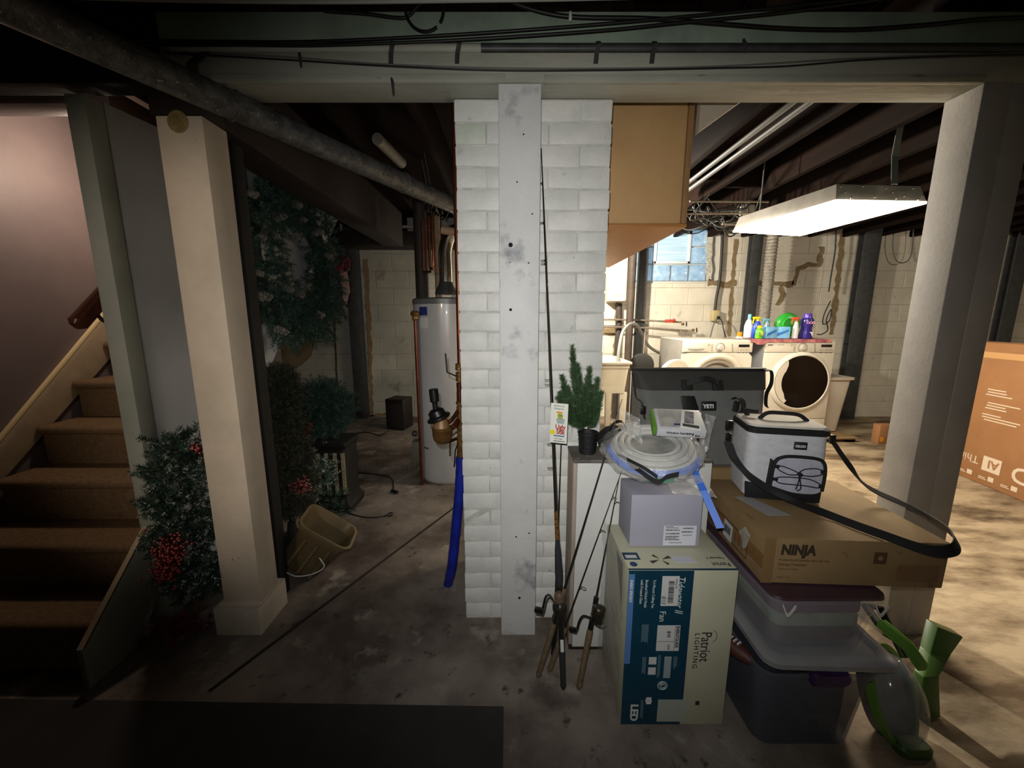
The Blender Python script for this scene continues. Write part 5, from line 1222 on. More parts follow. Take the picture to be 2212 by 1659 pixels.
# black fabric bundle and straps left of the bag
bf = mat('black_fabric', '#141314', '#1d1b1c', 40, rough=.85, bump=.4, bsc=200)
bs = thing('black_strap_bundle', 'crumpled black fabric with straps between the little spruce and the bagged coil', 'strap', at(1318, 970, Y=1.33))
L_ = [at(x, y, Y=1.30) for x, y in ((1292, 950), (1316, 930), (1342, 925), (1350, 958), (1332, 972), (1300, 974))]
MB().prism([V((p.x, 1.30, max(p.z, CZ + .003))) for p in L_], (0, .06, 0)).jitter(.006, 25).build('fabric', bf, bs, smooth=True)
MB().ribbon(curve([at(1316, 930, Y=1.30), at(1330, 912, Y=1.28), at(1345, 912, Y=1.26), at(1352, 925, Y=1.25)], 5), (.0, .016, .004), .002).build('strap_loop', bf, bs)
MB().ribbon(curve([at(1318, 972, Y=1.27), at(1336, 988, Y=1.20), at(1375, 1012, Y=1.09), at(1418, 1040, Y=1.045), at(1440, 1030, Y=1.045), at(1466, 1024, Y=1.05)], 6), (.004, .006, .012), .002).build('strap', bf, bs, smooth=True, ang=60)
MB().ribbon(curve([at(1330, 978, Y=1.20), at(1355, 992, Y=1.12), at(1390, 1010, Y=1.06), at(1420, 1030, Y=1.04)], 6), (.003, .004, .008), .002).build('strap', bf, bs, smooth=True, ang=60)

# ---------------------------------------------------------------- fishing rods
rodb = mat('rod_black', '#16130f', '#1c1915', 10, rough=.35, coat=.3)
eva = mat('foam_grip_black', '#26282c', '#1e2024', 90, rough=.9); cork = mat('cork_grip', '#6b5a40', '#4f4230', 60, rough=.8)
gm_ = mat('gunmetal', '#55524d', rough=.3, metal=.9); chr_ = mat('reel_chrome', '#a9a9a6', rough=.15, metal=1)
def rod(label, tip, butt, r0, r1, gripm, grip=(0, .18), fore=None, guides=(), gside=-1, blank=rodb, name='fishing_rod'):
    tip, butt = V(tip), V(butt); d = tip - butt; L = d.length; dn = d.normalized()
    t = thing(name, label, 'fishing rod', butt)
    MB().tube([butt + d * f for f in (0.02, .3, .6, .85, 1)], [r0, r0 * .85, r0 * .6, (r0 + r1) / 3, r1], 10).build('blank', blank, t, smooth=True)
    MB().tube([butt, butt + dn * .012, butt + d * (grip[0] + .01), butt + d * (grip[1] - .01), butt + d * grip[1]], [.006, .0105, .0095, .0105, .008], 14).build('grip', gripm, t, smooth=True)
    if fore: MB().tube([butt + d * fore[0], butt + d * (fore[0] + .02), butt + d * (fore[1] - .02), butt + d * fore[1]], [.010, .013, .010, .0065], 14).build('fore_grip', eva if gripm is eva else gripm, t, smooth=True)
    for f in guides:
        p = butt + d * f; rr = .004 + .009 * (1 - f)
        MB().ring(p + V((gside * (rr + .005), -.003, 0)), dn, rr, .0009, 14, 5).build('line_guide', gm_, t)
        MB().tube([p + dn * .01, p + V((gside * .005, -.003, 0)), p - dn * .01], .0011, 5).build('guide_foot', gm_, t)
    return t, butt, d, dn
tip = at(1169, 320, Y=1.405); butt = at(1217, 1488, Z=.004)
def fry(tip, butt, y):
    lo, hi = 0.0, 1.0
    for _ in range(40):
        m = (lo + hi) / 2; p = butt.lerp(tip, m) - V((0, 0, H)); dep = p.y * cos(PITCH) - p.z * sin(PITCH)
        yy = CY - F * (p.z * cos(PITCH) + p.y * sin(PITCH)) / dep
        if yy > y: lo = m
        else: hi = m
    return lo
g1 = [fry(tip, butt, y) for y in (1395, 1262, 1165, 1103, 1330, 1268, 1383)]
r1, b_, d_, dn_ = rod('tallest black fishing rod leaning on the brick pillar, with a white hang card', tip, butt, .0075, .0016, eva, (0, g1[0]), (g1[1], g1[2]), tuple(fry(tip, butt, y) for y in (397, 482, 563, 570, 820, 830, 958, 1010)), -1)
MB().ring(tip + V((-.004, 0, -.006)), (0, 1, 0), .005, .001, 14, 5).build('tip_ring', gm_, r1)
MB().tube([b_ + d_ * g1[2], b_ + d_ * g1[3]], [.0072, .0068], 12).build('wrap_band', mat('amber_wrap', '#8a5a1e', '#1c1712', 160, rough=.4, stretch=(1, 1, 1)), r1, smooth=True)
MB().tube([b_ + d_ * g1[0], b_ + d_ * g1[1]], [.0100, .0105], 12).build('reel_seat', gm_, r1, smooth=True)
lb = b_ + d_ * fry(tip, butt, 1390); MB(frame(lb + V((0, -.0112, 0)), (1, 0, 0), dn_)).box((-.005, -.02, 0), (.006, .022, .0006)).build('barcode_label', mat('label_paper', '#cfcfcb', rough=.6), r1)
rc = b_ + d_ * fry(tip, butt, 1300) + V((-.004, -.03, 0))
rb1 = MB().lathe([(.008, -.02), (.020, -.018), (.024, -.004), (.024, .012), (.016, .024), (.006, .028)], rc, dn_, 20).build('reel_body', mat('reel_dark', '#2b2724', '#3a342e', 30, rough=.35, metal=.4), r1, smooth=True)
MB().lathe([(.012, 0), (.017, .002), (.017, .022), (.009, .030)], rc + dn_ * .024, dn_, 18).build('reel_spool', mat('reel_tan', '#6d5a4a', rough=.4, metal=.3), rb1, smooth=True)
hp = curve([rc, at(1198, 1300, Y=1.07), at(1186, 1285, Y=1.06), at(1178, 1292, Y=1.055), at(1172, 1318, Y=1.05)], 5)
MB().tube(hp, .0035, 8).build('crank_arm', chr_, rb1, smooth=True)
k0 = at(1163, 1318, Y=1.05); MB(frame(k0, (1, 0, -.25), (.25, 0, 1))).box((-.012, -.007, -.006), (.014, .008, .006)).build('crank_knob', bp_, rb1, bev=.002)
# hang card
yk = (b_ + d_ * fry(tip, butt, 915)).y - .017
q = [at(1190, 870, Y=yk), at(1228, 873, Y=yk), at(1224, 959, Y=yk), at(1188, 955, Y=yk)]
hc = thing('hang_card', 'white printed hang card tied to the tallest fishing rod', 'card', (q[0] + q[2]) / 2)
MB().prism([q[3], q[2], q[1], q[0]], (0, .0008, 0)).build('card', mat('card_white', '#dcdcd2', '#d2d2c8', 9, rough=.5), hc)
fx0 = frame(q[3] + V((0, -.0006, 0)), (q[2] - q[3]).normalized(), (q[0] - q[3]).normalized()); Wc = (q[2] - q[3]).length; Hc = (q[0] - q[3]).length
text("America's #1", .0085, fx0 @ Matrix.Translation((Wc * .18, Hc * .925, 0)), dk, hc, sx=.8); text('Fishing Rod', .0085, fx0 @ Matrix.Translation((Wc * .2, Hc * .855, 0)), dk, hc, sx=.8)
rt = mat('card_red', '#a83a34', rough=.5)
text('Ugly', .022, fx0 @ Matrix.Translation((Wc * .3, Hc * .36, 0)), rt, hc, bold=.0008, sx=.85); text('Stik', .022, fx0 @ Matrix.Translation((Wc * .36, Hc * .235, 0)), rt, hc, bold=.0008, sx=.85)
MB(fx0).box((Wc * .35, Hc * .76, 0), (Wc * .7, Hc * .80, .0005)).build('orange_band', org, hc)
MB(fx0).lathe([(.001, 0), (.009, 0), (.009, .0006)], (Wc * .55, Hc * .70, 0), (0, 0, 1), 16).build('yellow_spot', yel, hc)
MB(fx0).box((Wc * .42, Hc * .62, 0), (Wc * .72, Hc * .74, .0008)).build('picture_panel', mat('card_green', '#2e5a45', '#b7ba3a', 200, rough=.5), hc)
MB(fx0).prism([(Wc * .32, Hc * .62, 0), (Wc * .86, Hc * .62, 0), (Wc * .78, Hc * .50, 0), (Wc * .40, Hc * .50, 0)], (0, 0, .0006)).build('pail_picture', mat('pail_grey', '#9aa7a4', rough=.5), hc)
MB(fx0).lathe([(.001, 0), (.0085, 0), (.0085, .0006)], (Wc * .14, Hc * .27, 0), (0, 0, 1), 18).build('yellow_spot', yel, hc)
MB(fx0).box((Wc * .2, Hc * .17, 0), (Wc * .85, Hc * .20, .0005)).build('blue_band', mat('card_blue', '#3c5f92'), hc)
text('Lightweight', .006, fx0 @ Matrix.Translation((Wc * .25, Hc * .10, 0)), dk, hc); MB(fx0).box((Wc * .2, Hc * .04, 0), (Wc * .88, Hc * .06, .0005)).build('grey_band', mat('card_grey', '#5d6c6a'), hc)
MB().ribbon([q[0] + V((.0, 0, -.002)), q[0].lerp(b_ + d_ * .60, 1) ], (0, 0, .01), .001).build('tie', bp_, hc)
# second spinning rod, leaning right on the cabinet top edge
tip = at(1344, 862, Y=1.262); butt = at(1162, 1462, Z=.004)
r2, b2, d2_, dn2 = rod('black fishing rod leaning right across the white cabinet, ending by the bagged coil', tip, butt, .0055, .0014, cork, (0, .20), (.26, .33), (), 1)
MB().tube([b2 + d2_ * .21, b2 + d2_ * .26], [.0085, .009], 10).build('reel_seat', gm_, r2, smooth=True)
tip = at(1345, 1012, Y=1.262); butt = at(1186, 1450, Z=.004)
r3, b3, d3, dn3 = rod('thin fishing rod with small line guides, leaning right across the white cabinet', tip, butt, .0035, .001, cork, (0, .22), None, (.86, .70, .42), 1)
tip = at(1212, 960, Y=1.37); butt = at(1190, 1452, Y=1.19)
butt = V((butt.x + .015, 1.245, .004))
r4, b4, d4, dn4 = rod('short black rod standing directly behind the tallest fishing rod', tip, butt, .005, .002, bp_, (0, .2), None, (), 1)
# rod with the open spinning reel
tip = at(1338, 1030, Y=1.262); butt = at(1250, 1489, Z=.004)
r5, b5, d5, dn5 = rod('fishing rod with a cork handle and open spinning reel, standing before the cabinet door', tip, butt, .0045, .0012, cork, (0, .28), None, (.88,), 1)
MB().tube([b5 + d5 * .28, b5 + d5 * .36, b5 + d5 * .43], [.009, .0075, .0085], 12).build('reel_seat', bp_, r5, smooth=True)
MB().ring(b5 + d5 * .33, dn5, .009, .002, 16, 6).build('seat_ring', gm_, r5, smooth=True)
rc = at(1291, 1330, Y=1.135)
rb5 = MB().lathe([(.008, -.028), (.018, -.02), (.020, .0), (.022, .004), (.020, .02), (.023, .024), (.021, .03), (.006, .034)], rc, dn5, 22).build('reel_body', mat('reel_bronze', '#5a5344', '#3f3a30', 20, rough=.3, metal=.8), r5, smooth=True)
MB().ring(rc + V((.004, -.004, -.012)), (.3, -.2, 1), .026, .0022, 20, 6, a0=-.6, a1=2.6).build('bail_wire', chr_, rb5, smooth=True)
MB().tube(curve([rc + V((-.01, -.01, -.01)), at(1262, 1330, Y=1.1), at(1252, 1340, Y=1.09), at(1246, 1360, Y=1.085)], 5), .003, 8).build('crank_arm', mat('dark_chrome', '#5a5a5c', rough=.2, metal=1), rb5, smooth=True)
k0 = at(1238, 1360, Y=1.085); MB(frame(k0, (1, 0, -.35), (.35, 0, 1))).box((-.014, -.007, -.006), (.012, .007, .006)).build('crank_knob', bp_, rb5, bev=.003)

# ---------------------------------------------------------------- storage tubs
clearp = mat('cloudy_clear_plastic', '#9d9fa6', rough=.3, alpha=.26, coat=.3)
cleard = mat('dark_clear_plastic', '#5b5e68', rough=.35, alpha=.5)
rimp = mat('tub_rim_plastic', '#85868a', rough=.35, alpha=.8)
LX0, LX1, LY0, LY1 = .705, 1.03, .925, 1.37
lb_ = thing('storage_tub', 'large smoky clear storage tub on the floor with a purple latch, bottom of the stack', 'storage tub', ((LX0 + LX1) / 2, 1.14, 0))
cxt, cyt = (LX0 + LX1) / 2, (LY0 + LY1) / 2; wt, dt = LX1 - LX0, LY1 - LY0
rings = [[(cxt + x, cyt + y, z) for x, y in rrect(wt - s, dt - s, .04)] for z, s in ((.002, .05), (.006, .04), (.245, .0), (.247, -.012), (.268, -.016), (.27, -.002), (.25, .006), (.01, .05))]
MB().loft(rings).build('tub_body', cleard, lb_, smooth=True, ang=40)
MB().loft([[(cxt + x, cyt + y, z) for x, y in rrect(wt - s, dt - s, .04)] for z, s in ((.249, -.014), (.249, -.024), (.272, -.024), (.272, .004), (.262, .004))]).build('rim', rimp, lb_, smooth=True, ang=40) if False else None
lat = mat('purple_latch', '#2a1638', '#34204a', 10, rough=.35)
MB(Matrix.Translation((.885, LY0 - .012, .262))).loft([[(x, y, z) for x, z in rrect(w, w2, .018)] for y, w, w2 in ((-.006, .10, .034), (.0, .115, .042), (.012, .115, .042))]).build('latch', lat, lb_, smooth=True)
# contents: dark bundles, carton with round print
it = thing('folded_dark_cloth', 'dark folded cloth showing through the front of the bottom storage tub', 'cloth', (.80, 1.1, .02))
MB().loft([[(.80 + x, 1.13 + y, z) for x, y in rrect(w, .30, .04)] for z, w in ((.030, .10), (.04, .14), (.20, .13), (.225, .09))]).jitter(.008, 14).build('cloth_folds', mat('navy_cloth', '#1b1f2c', '#151722', 10, rough=.9), it, smooth=True)
it = thing('printed_carton', 'pale carton with two dark round prints inside the bottom storage tub', 'box', (.945, 1.05, .02))
MB().box((.885, .972, .013), (.985, 1.14, .075)).build('carton', mat('pale_carton', '#807a70', rough=.7), it, bev=.003)
for x in (.908, .962): MB().lathe([(.001, 0), (.017, 0), (.017, .0015)], (x, .9719, .045), (0, -1, 0), 20).build('round_print', mat('round_dark', '#26262a'), it)
MB().box((.885, .97, .077), (.985, 1.14, .18)).build('dark_box', mat('dark_box', '#24201f', rough=.7), it, bev=.003)
# lid of the bottom tub, shoved back and tilted
ld = thing('tub_lid', 'cloudy grey lid lying askew on the bottom storage tub', 'lid', (.9, 1.15, .275))
Ml = Matrix.Translation((.905, 1.165, .2845)) @ Matrix.Rotation(R(-2), 4, 'Z')
MB(Ml).loft([[(x, y, z) for x, y in rrect(w, w + .13, .04)] for z, w in ((0, .355), (.002, .37), (.018, .372), (.026, .35), (.027, .32), (.018, .31))]).build('lid_shell', mat('lid_plastic', '#8b8b8c', '#7e7e80', 6, rough=.4), ld, smooth=True, ang=40)
# football between tub and lid
fbp = at(1606, 1350, Y=1.05)
ft_ = thing('football', 'brown football with white laces peeking out beside the bottom storage tub lid', 'football', fbp)
Mf = Matrix.Translation((.671, 1.045, .255)) @ Matrix.Rotation(R(-62), 4, 'Z')
MB(Mf).lathe([(.001, -.085), (.012, -.078), (.022, -.05), (.026, -.015), (.026, .015), (.022, .05), (.012, .078), (.001, .085)], (0, 0, 0), (1, 0, 0), 20).build('ball_shell', mat('football_leather', '#4a241c', '#3a1b15', 40, rough=.6), ft_, smooth=True)
for k in range(7): MB(Mf).box((-.04 + k * .012, -.008, .0235), (-.036 + k * .012, .008, .0285)).build('lace', lt, ft_)
# upper tub
UX0, UX1, UY0, UY1, UZ0, UZ1 = .735, 1.04, .955, 1.36, .31, .478
ub = thing('storage_tub', 'clear storage tub full of folded cloth under the long brown carton', 'storage tub', ((UX0 + UX1) / 2, 1.15, UZ0))
cxu, cyu = (UX0 + UX1) / 2, (UY0 + UY1) / 2; wu, du = UX1 - UX0, UY1 - UY0
MB().loft([[(cxu + x, cyu + y, z) for x, y in rrect(wu - s, du - s, .035)] for z, s in ((UZ0, .04), (UZ0 + .004, .03), (UZ1 - .015, .0), (UZ1 - .013, -.015), (UZ1, -.016), (UZ1, .004), (UZ1 - .02, .008), (UZ0 + .006, .05))]).build('tub_body', clearp, ub, smooth=True, ang=40)
MB().loft([[(cxu + x, cyu + y, z) for x, y in rrect(wu - s, du - s, .035)] for z, s in ((UZ1 + .0015, -.012), (UZ1 + .003, -.02), (UZ1 + .010, -.016), (UZ1 + .0105, .02))]).build('lid', mat('plum_lid', '#3c2530', '#46303a', 8, rough=.4), ub, smooth=True, ang=40)
for s in (0, 1):
    x = UX0 + .03 if s == 0 else UX1 - .02
    MB().ribbon(curve([(x - .02, UY0 - .014, UZ1 - .005), (x - .005, UY0 - .018, UZ1 - .035), (x + .015, UY0 - .016, UZ1 - .01)], 5), (0, 0, .009), .004).build('white_clip', mat('clip_white', '#b9b5ae', rough=.4), ub)
for nm, lb2, zz, w, dcol, c2 in (('folded_blanket', 'plum purple folded blanket at the top inside the upper storage tub', (UZ0 + .098, UZ0 + .150), .262, '#7a4a60', '#653a50'), ('folded_towel', 'sage green and white folded towel in the middle of the upper storage tub', (UZ0 + .055, UZ0 + .094), .255, '#7f9a74', '#b0b0a2'), ('folded_blanket', 'dusky brown folded blanket at the bottom of the upper storage tub', (UZ0 + .012, UZ0 + .051), .245, '#75605a', '#64504c')):
    t = thing(nm, lb2, 'blanket' if 'blanket' in nm else 'towel', (cxu, cyu, zz[0]))
    MB().loft([[(cxu + x, cyu + y - .004, z) for x, y in rrect(w - s, .345 - s, .03, 6)] for z, s in ((zz[0], .03), (zz[0] + .006, .0), (zz[1] - .006, .0), (zz[1], .03))]).jitter(.0022, 22, zz[0] * 50).build('folds', mat(nm + lb2[:5], dcol, c2, 9, rough=.95, bump=.4, bsc=120), t, smooth=True)
# ---------------------------------------------------------------- long brown carton
nA = at(1643, 1258, Z=.492); nB = at(2036, 1272, Z=.492)
ux = (nB - nA).normalized(); uy = V((-ux.y, ux.x, 0)); Wn = (nB - nA).length; Dn = .415; Hn = .140
nb = thing('long_brown_carton', 'long flat brown shipping carton on top of the storage tubs', 'cardboard box', nA)
kb2 = mat('kraft_brown', '#8d744f', '#816945', 7, rough=.8, spot=[('#735838', 18, .64, .7)])
Fn = frame(nA, ux, uy, (0, 0, 1))
MB(Fn).box((0, 0, 0), (Wn, Dn, Hn)).jitter(.0015, 9).build('carton', kb2, nb, bev=.004)
MB(Fn).box((-.0006, -.0006, -.0004), (.03, .0002, Hn + .0004)).build('packing_tape', mat('brown_tape', '#7d6442', rough=.25), nb)
MB(Fn).box((-.0008, 0, Hn * .30), (.0, Dn, Hn * .62)).build('packing_tape', mat('brown_tape2', '#86633c', rough=.35), nb)
fN = lambda x, z: Fn @ frame((x, -.0016, z), (1, 0, 0), (0, 0, 1))
ink = mat('brown_ink', '#33261b', rough=.8); inkl = mat('faint_ink', '#6a5136', rough=.8)
text('NINJA', .042, fN(.045, .093), ink, nb, bold=.0022, sx=.82, shear=.08)
text('Professional blender and cup set', .0105, fN(.042, .072), inkl, nb, bold=.0002); text('Storage Container', .0105, fN(.042, .058), inkl, nb, bold=.0004); text('Made in China', .0095, fN(.042, .044), inkl, nb)
text('Page 3 of 3', .008, fN(.042, .018), inkl, nb)
MB(fN(.30, .072)).box((0, 0, 0), (.034, .036, .0006)).build('print_square', mat('ink_brown2', '#4e3220', rough=.8), nb)
MB(fN(.317, .09)).lathe([(.001, .0005), (.007, .0005), (.007, .0011)], n=12).build('print_dot', kb2, nb)
MB(fN(.37, .02)).box((0, 0, 0), (.11, .05, .0005)).build('print_square', mat('ink_faint2', '#75583a', rough=.8), nb)
gN = lambda y, z: Fn @ frame((-.0014, y, z), (0, -1, 0), (0, 0, 1))
b_o = MB(gN(.32, .02)); 
for (x0, y0, x1, y1) in ((0, 0, .24, .0022), (0, .06, .24, .0622), (0, 0, .0022, .062), (.238, 0, .24, .062)): b_o.box((x0, y0, 0), (x1, y1, .0008))
b_o.build('print_frame', ink, nb)
t = MB(gN(.30, .03)); rw = random.Random(2)
for k in range(9): t.box((.012 + k * .022 + rw.random() * .004, .004, 0), (.022 + k * .022, .04, .0006))
o = t.build('fine_print', inkl, nb); o['kind'] = 'stuff'
bst = MB(gN(.225, .03) @ Matrix.Rotation(R(-3), 4, 'Z')).box((0, -.01, .0008), (.055, .05, .0014)).build('barcode_sticker', lab, nb)
o = MB(gN(.225, .03)); rw = random.Random(3); x = .006
while x < .046: w_ = rw.choice((.001, .002, .003)); o.box((x, .008, .0015), (x + w_, .034, .0019)); x += w_ + rw.choice((.0012, .002))
o = o.build('barcode', dk, bst); o['kind'] = 'stuff'
MB(gN(.13, .055)).prism([(0, .03, .001), (.03, .062, .001), (.06, .05, .001), (.045, .0, .001), (.03, -.012, .001), (.02, .02, .001)], (0, 0, .002)).build('torn_label', mat('torn_white', '#b9b3a6', '#8c867a', 60, rough=.7), nb)
Mtop = Fn @ frame((.045, .10, Hn + .0008), (1, 0, 0), (0, 1, 0))
MB(Mtop).prism([(0, .16, 0), (.05, .16, 0), (.11, .035, 0), (.035, .03, 0)], (0, 0, .0008)).build('address_label', mat('grey_label', '#a3a3a2', '#8d8d8e', 60, rough=.6, stretch=(1, 8, 1)), nb)
NZ = nA.z + Hn
# ---------------------------------------------------------------- carton behind, carries the grey cooler bag
hbx = thing('brown_carton', 'plain brown carton mostly hidden behind the long brown carton, under the grey cooler bag', 'cardboard box', (.78, 1.6, 0))
MB().box((.52, 1.47, 0), (1.04, 1.74, .655)).build('carton', kb2, hbx, bev=.004)
# ---------------------------------------------------------------- big grey cooler tote
YZ = .657
yt = thing('cooler_tote', 'large grey cooler tote with a dark folded top and black logo patch', 'cooler bag', (.74, 1.6, YZ))
yg = mat('tote_grey', '#696b69', '#606261', 12, rough=.8, bump=.2, bsc=200); yd = mat('tote_dark', '#3a3a37', '#333330', 12, rough=.7, bump=.2, bsc=200); yb = mat('webbing_black', '#0f0f11', rough=.7)
TX, TY = .774, 1.585
def tring(z, w, d, r, dx=0, sag=0): return [(TX + dx + x, TY + y, z + sag * (1 - (2 * x / w) ** 2)) for x, y in rrect(w * 1.05, d, r, 6)]
ZS = .965
MB().loft([tring(YZ, .44, .19, .05), tring(YZ + .01, .455, .205, .05), tring(.80, .475, .19, .05), tring(ZS, .50, .13, .05, 0, -.004)]).jitter(.003, 7).build('lower_body', yg, yt, smooth=True)
MB().loft([tring(ZS, .504, .134, .05, 0, -.006), tring(1.00, .512, .10, .04, 0, -.004), tring(1.036, .52, .05, .02)]).jitter(.003, 7, 2).build('upper_body', yd, yt, smooth=True)
MB().loft([tring(1.034, .528, .04, .015), tring(1.046, .53, .034, .012), tring(1.048, .52, .02, .01)]).build('top_binding', yb, yt, smooth=True)
yf = lambda z: TY - .5 * np.interp(z, [YZ, .8, ZS, 1.0, 1.036], [.205, .19, .134, .10, .05]) - .006
MB().ribbon(curve([at(1478, 830, Y=yf(1.0) - .003), at(1498, 824, Y=yf(1.0) - .016), at(1520, 818, Y=yf(1.0) - .022), at(1542, 822, Y=yf(1.0) - .016), at(1556, 832, Y=yf(1.0) - .003)], 5), (0, .006, .020), .006).build('carry_handle', yb, yt, smooth=True, ang=60)
for px in (1484, 1550):
    p = at(px, 832, Y=yf(.99) - .001); s = -1 if px < 1500 else 1
    MB(frame(p, (1, 0, 0), (0, .35, 1))).box((-.022, -.022, -.004), (.022, .022, .006)).build('handle_pad', yb, yt, bev=.003)
pz = .918
MB(frame((TX - .062, yf(pz) + .003, pz - .03), (1, 0, 0), (0, .15, 1))).prism([(-.035, .055, 0), (.02, .055, 0), (.045, -.02, 0), (.045, -.05, 0), (-.015, -.05, 0), (-.035, .04, 0)], (0, 0, .006)).build('rubber_pad', mat('pad_black', '#111213', rough=.5), yt, bev=.003)
pp = at(1531, 877, Y=yf(.90)); Fp = frame(pp + V((0, -.002, 0)), (1, 0, 0), (0, .14, 1))
lp1 = MB(Fp).box((-.030, -.019, -.006), (.030, .019, .003)).build('logo_patch', MATS['pad_black'], yt, bev=.004)
text('YETI', .021, Fp @ Matrix.Translation((-.0245, -.0075, .0032)), mat('logo_white', '#dcdcdc', rough=.5), lp1, bold=.0009, sx=1.02)
MB().ribbon(curve([at(1584, 862, Y=yf(.93)), at(1592, 858, Y=yf(.93) - .03), at(1604, 866, Y=yf(.93) - .035), at(1606, 882, Y=yf(.9) - .02), at(1600, 895, Y=yf(.9))], 5), (.022, .01, 0), .004).build('loop_left', yb, yt, smooth=True, ang=60)
MB(frame(at(1590, 878, Y=yf(.9)), (1, 0, -.2), (.2, .14, 1))).box((-.012, -.022, -.003), (.012, .022, .005)).build('loop_pad', yb, yt, bev=.003)
for s, P in ((-1, [(1366, 806, 1.56), (1370, 830, 1.535), (1374, 858, 1.53), (1385, 868, 1.52), (1390, 885, 1.51), (1392, 905, 1.51)]), (1, [(1652, 800, 1.56), (1666, 802, 1.55), (1666, 828, 1.54), (1656, 850, 1.53), (1654, 872, 1.53), (1657, 880, 1.52)])):
    MB().ribbon(curve([at(x, y, Y=Y) for x, y, Y in P], 5), (0, .018, .002), .004).build('side_strap', yb, yt, smooth=True, ang=60)
MB(Matrix.Translation(at(1389, 886, Y=1.49))).box((-.011, -.006, -.016), (.011, .006, .016)).build('buckle', bp_, yt, bev=.003)
# ---------------------------------------------------------------- white grey soft cooler
iA = at(1606, 1073, Z=NZ + .002); iB = at(1771, 1088, Z=NZ + .002); iC = at(1526, 1036, Z=NZ + .002)
vx = (iB - iA).normalized(); vy = V((-vx.y, vx.x, 0)); Wi = (iB - iA).length; Di = .165; Hi = .262
sc_ = thing('soft_cooler', 'light grey soft cooler with black trim and front bungee cord, on the long brown carton', 'cooler bag', iA)
Fi = frame(iA, vx, vy, (0, 0, 1))
lg = mat('heather_grey', '#d3d4da', '#c2c4cb', 30, rough=.9, bump=.35, bsc=220, stretch=(1, 1, 2)); bk = mat('trim_black', '#111113', rough=.75)
def iring(z, g=0, r=.03, dx=0, dy=0): return [(Wi / 2 + dx + x, Di / 2 + dy + y, z) for x, y in rrect(Wi + g, Di + g, r, 6)]
MB(Fi).loft([iring(.0, -.02), iring(.006, -.004), iring(.05, .006), iring(.14, .012), iring(.235, .006)]).jitter(.002, 12).build('body', lg, sc_, smooth=True)
MB(Fi).prism([(.004, -.006, .001), (Wi - .004, -.006, .001), (Wi - .002, -.0065, .046), (-.001, -.0065, .058)], (0, .012, 0)).build('base_trim', bk, sc_, bev=.003)
MB(Fi).loft([iring(.233, .012), iring(.236, .018), iring(.252, .018), iring(.255, .012)]).build('zip_band', bk, sc_, smooth=True, ang=40)
MB(Fi).loft([iring(.254, .006), iring(.262, .0), iring(.265, -.03), iring(.266, -.06)]).build('lid', mat('lid_cream', '#d2cec4', '#c6c2ba', 20, rough=.8), sc_, smooth=True)
MB(Fi).tube(curve([(.05, Di * .45, .266), (.075, Di * .45, .288), (.12, Di * .45, .290), (.17, Di * .45, .286), (.20, Di * .45, .266)], 6), .007, 10).build('top_handle', bk, sc_, smooth=True)
MB(Fi).tube(curve([(.03, Di * .75, .263), (.02, Di * .7, .285), (.05, Di * .55, .288)], 5), .008, 8).build('zip_pull', bk, sc_, smooth=True)
# front pocket
pw = [( .072, .055), (.078, .135), (.10, .158), (.14, .163), (.20, .160), (.222, .145), (.228, .11), (.222, .045), (.15, .035)]
pc = curve([(x, -.014, z) for x, z in pw + [pw[0]]], 5)
fpk = MB(Fi).prism([(p.x, -.014, p.z) for p in pc[:-1]], (0, .012, 0)).build('front_pocket', mat('pocket_grey', '#a8abbb', '#b8bbc8', 16, rough=.85, bump=.4, bsc=60, stretch=(3, 1, .6)), sc_, bev=.003)
MB(Fi).tube(curve([(x, -.013, z) for x, z in [(.068, .03)] + pw[:7] + [(.226, .05)]], 5), .0058, 8).build('pocket_piping', bk, fpk, smooth=True)
MB(Fi).prism([(.060, -.010, .02), (.078, -.014, .02), (.082, -.014, .14), (.066, -.010, .15)], (0, .01, 0)).build('pocket_side', bk, sc_, bev=.002)
for pts in ([(.082, .125), (.10, .128), (.135, .116), (.152, .105), (.125, .1), (.095, .112), (.082, .125)], [(.224, .12), (.20, .128), (.165, .122), (.152, .105), (.185, .1), (.215, .108), (.224, .12)],
            [(.082, .082), (.10, .09), (.15, .092), (.19, .088), (.222, .07), (.21, .062), (.17, .066), (.10, .068), (.082, .082)], [(.150, .108), (.154, .085), (.148, .05)], [(.154, .108), (.158, .08), (.162, .055), (.152, .045)]):
    MB(Fi).tube(curve([(x, -.018, z) for x, z in pts], 5), .0018, 6).build('bungee_cord', bk, fpk, smooth=True)
MB(Fi).lathe([(.004, 0), (.007, .002), (.007, .010), (.004, .012)], (.152, -.018, .106), (0, -1, 0), 12).build('cord_lock', bk, fpk, smooth=True)
for x, z in ((.085, .125), (.085, .08), (.222, .118), (.222, .068)): MB(Fi).box((x - .008, -.018, z - .006), (x + .008, -.013, z + .006)).build('cord_tab', bk, fpk, bev=.002)
Fl = Fi @ frame((.132, -.0065, .198), (1, 0, 0), (0, 0, 1))
lp2 = MB(Fl).box((0, -.012, -.004), (.038, .014, .003)).build('logo_patch', mat('patch_navy', '#171c2b', rough=.5), sc_, bev=.002)
text('IGLOO', .0112, Fl @ Matrix.Translation((.003, -.0035, .0032)), MATS['logo_white'], lp2, bold=.0005, sx=.85)
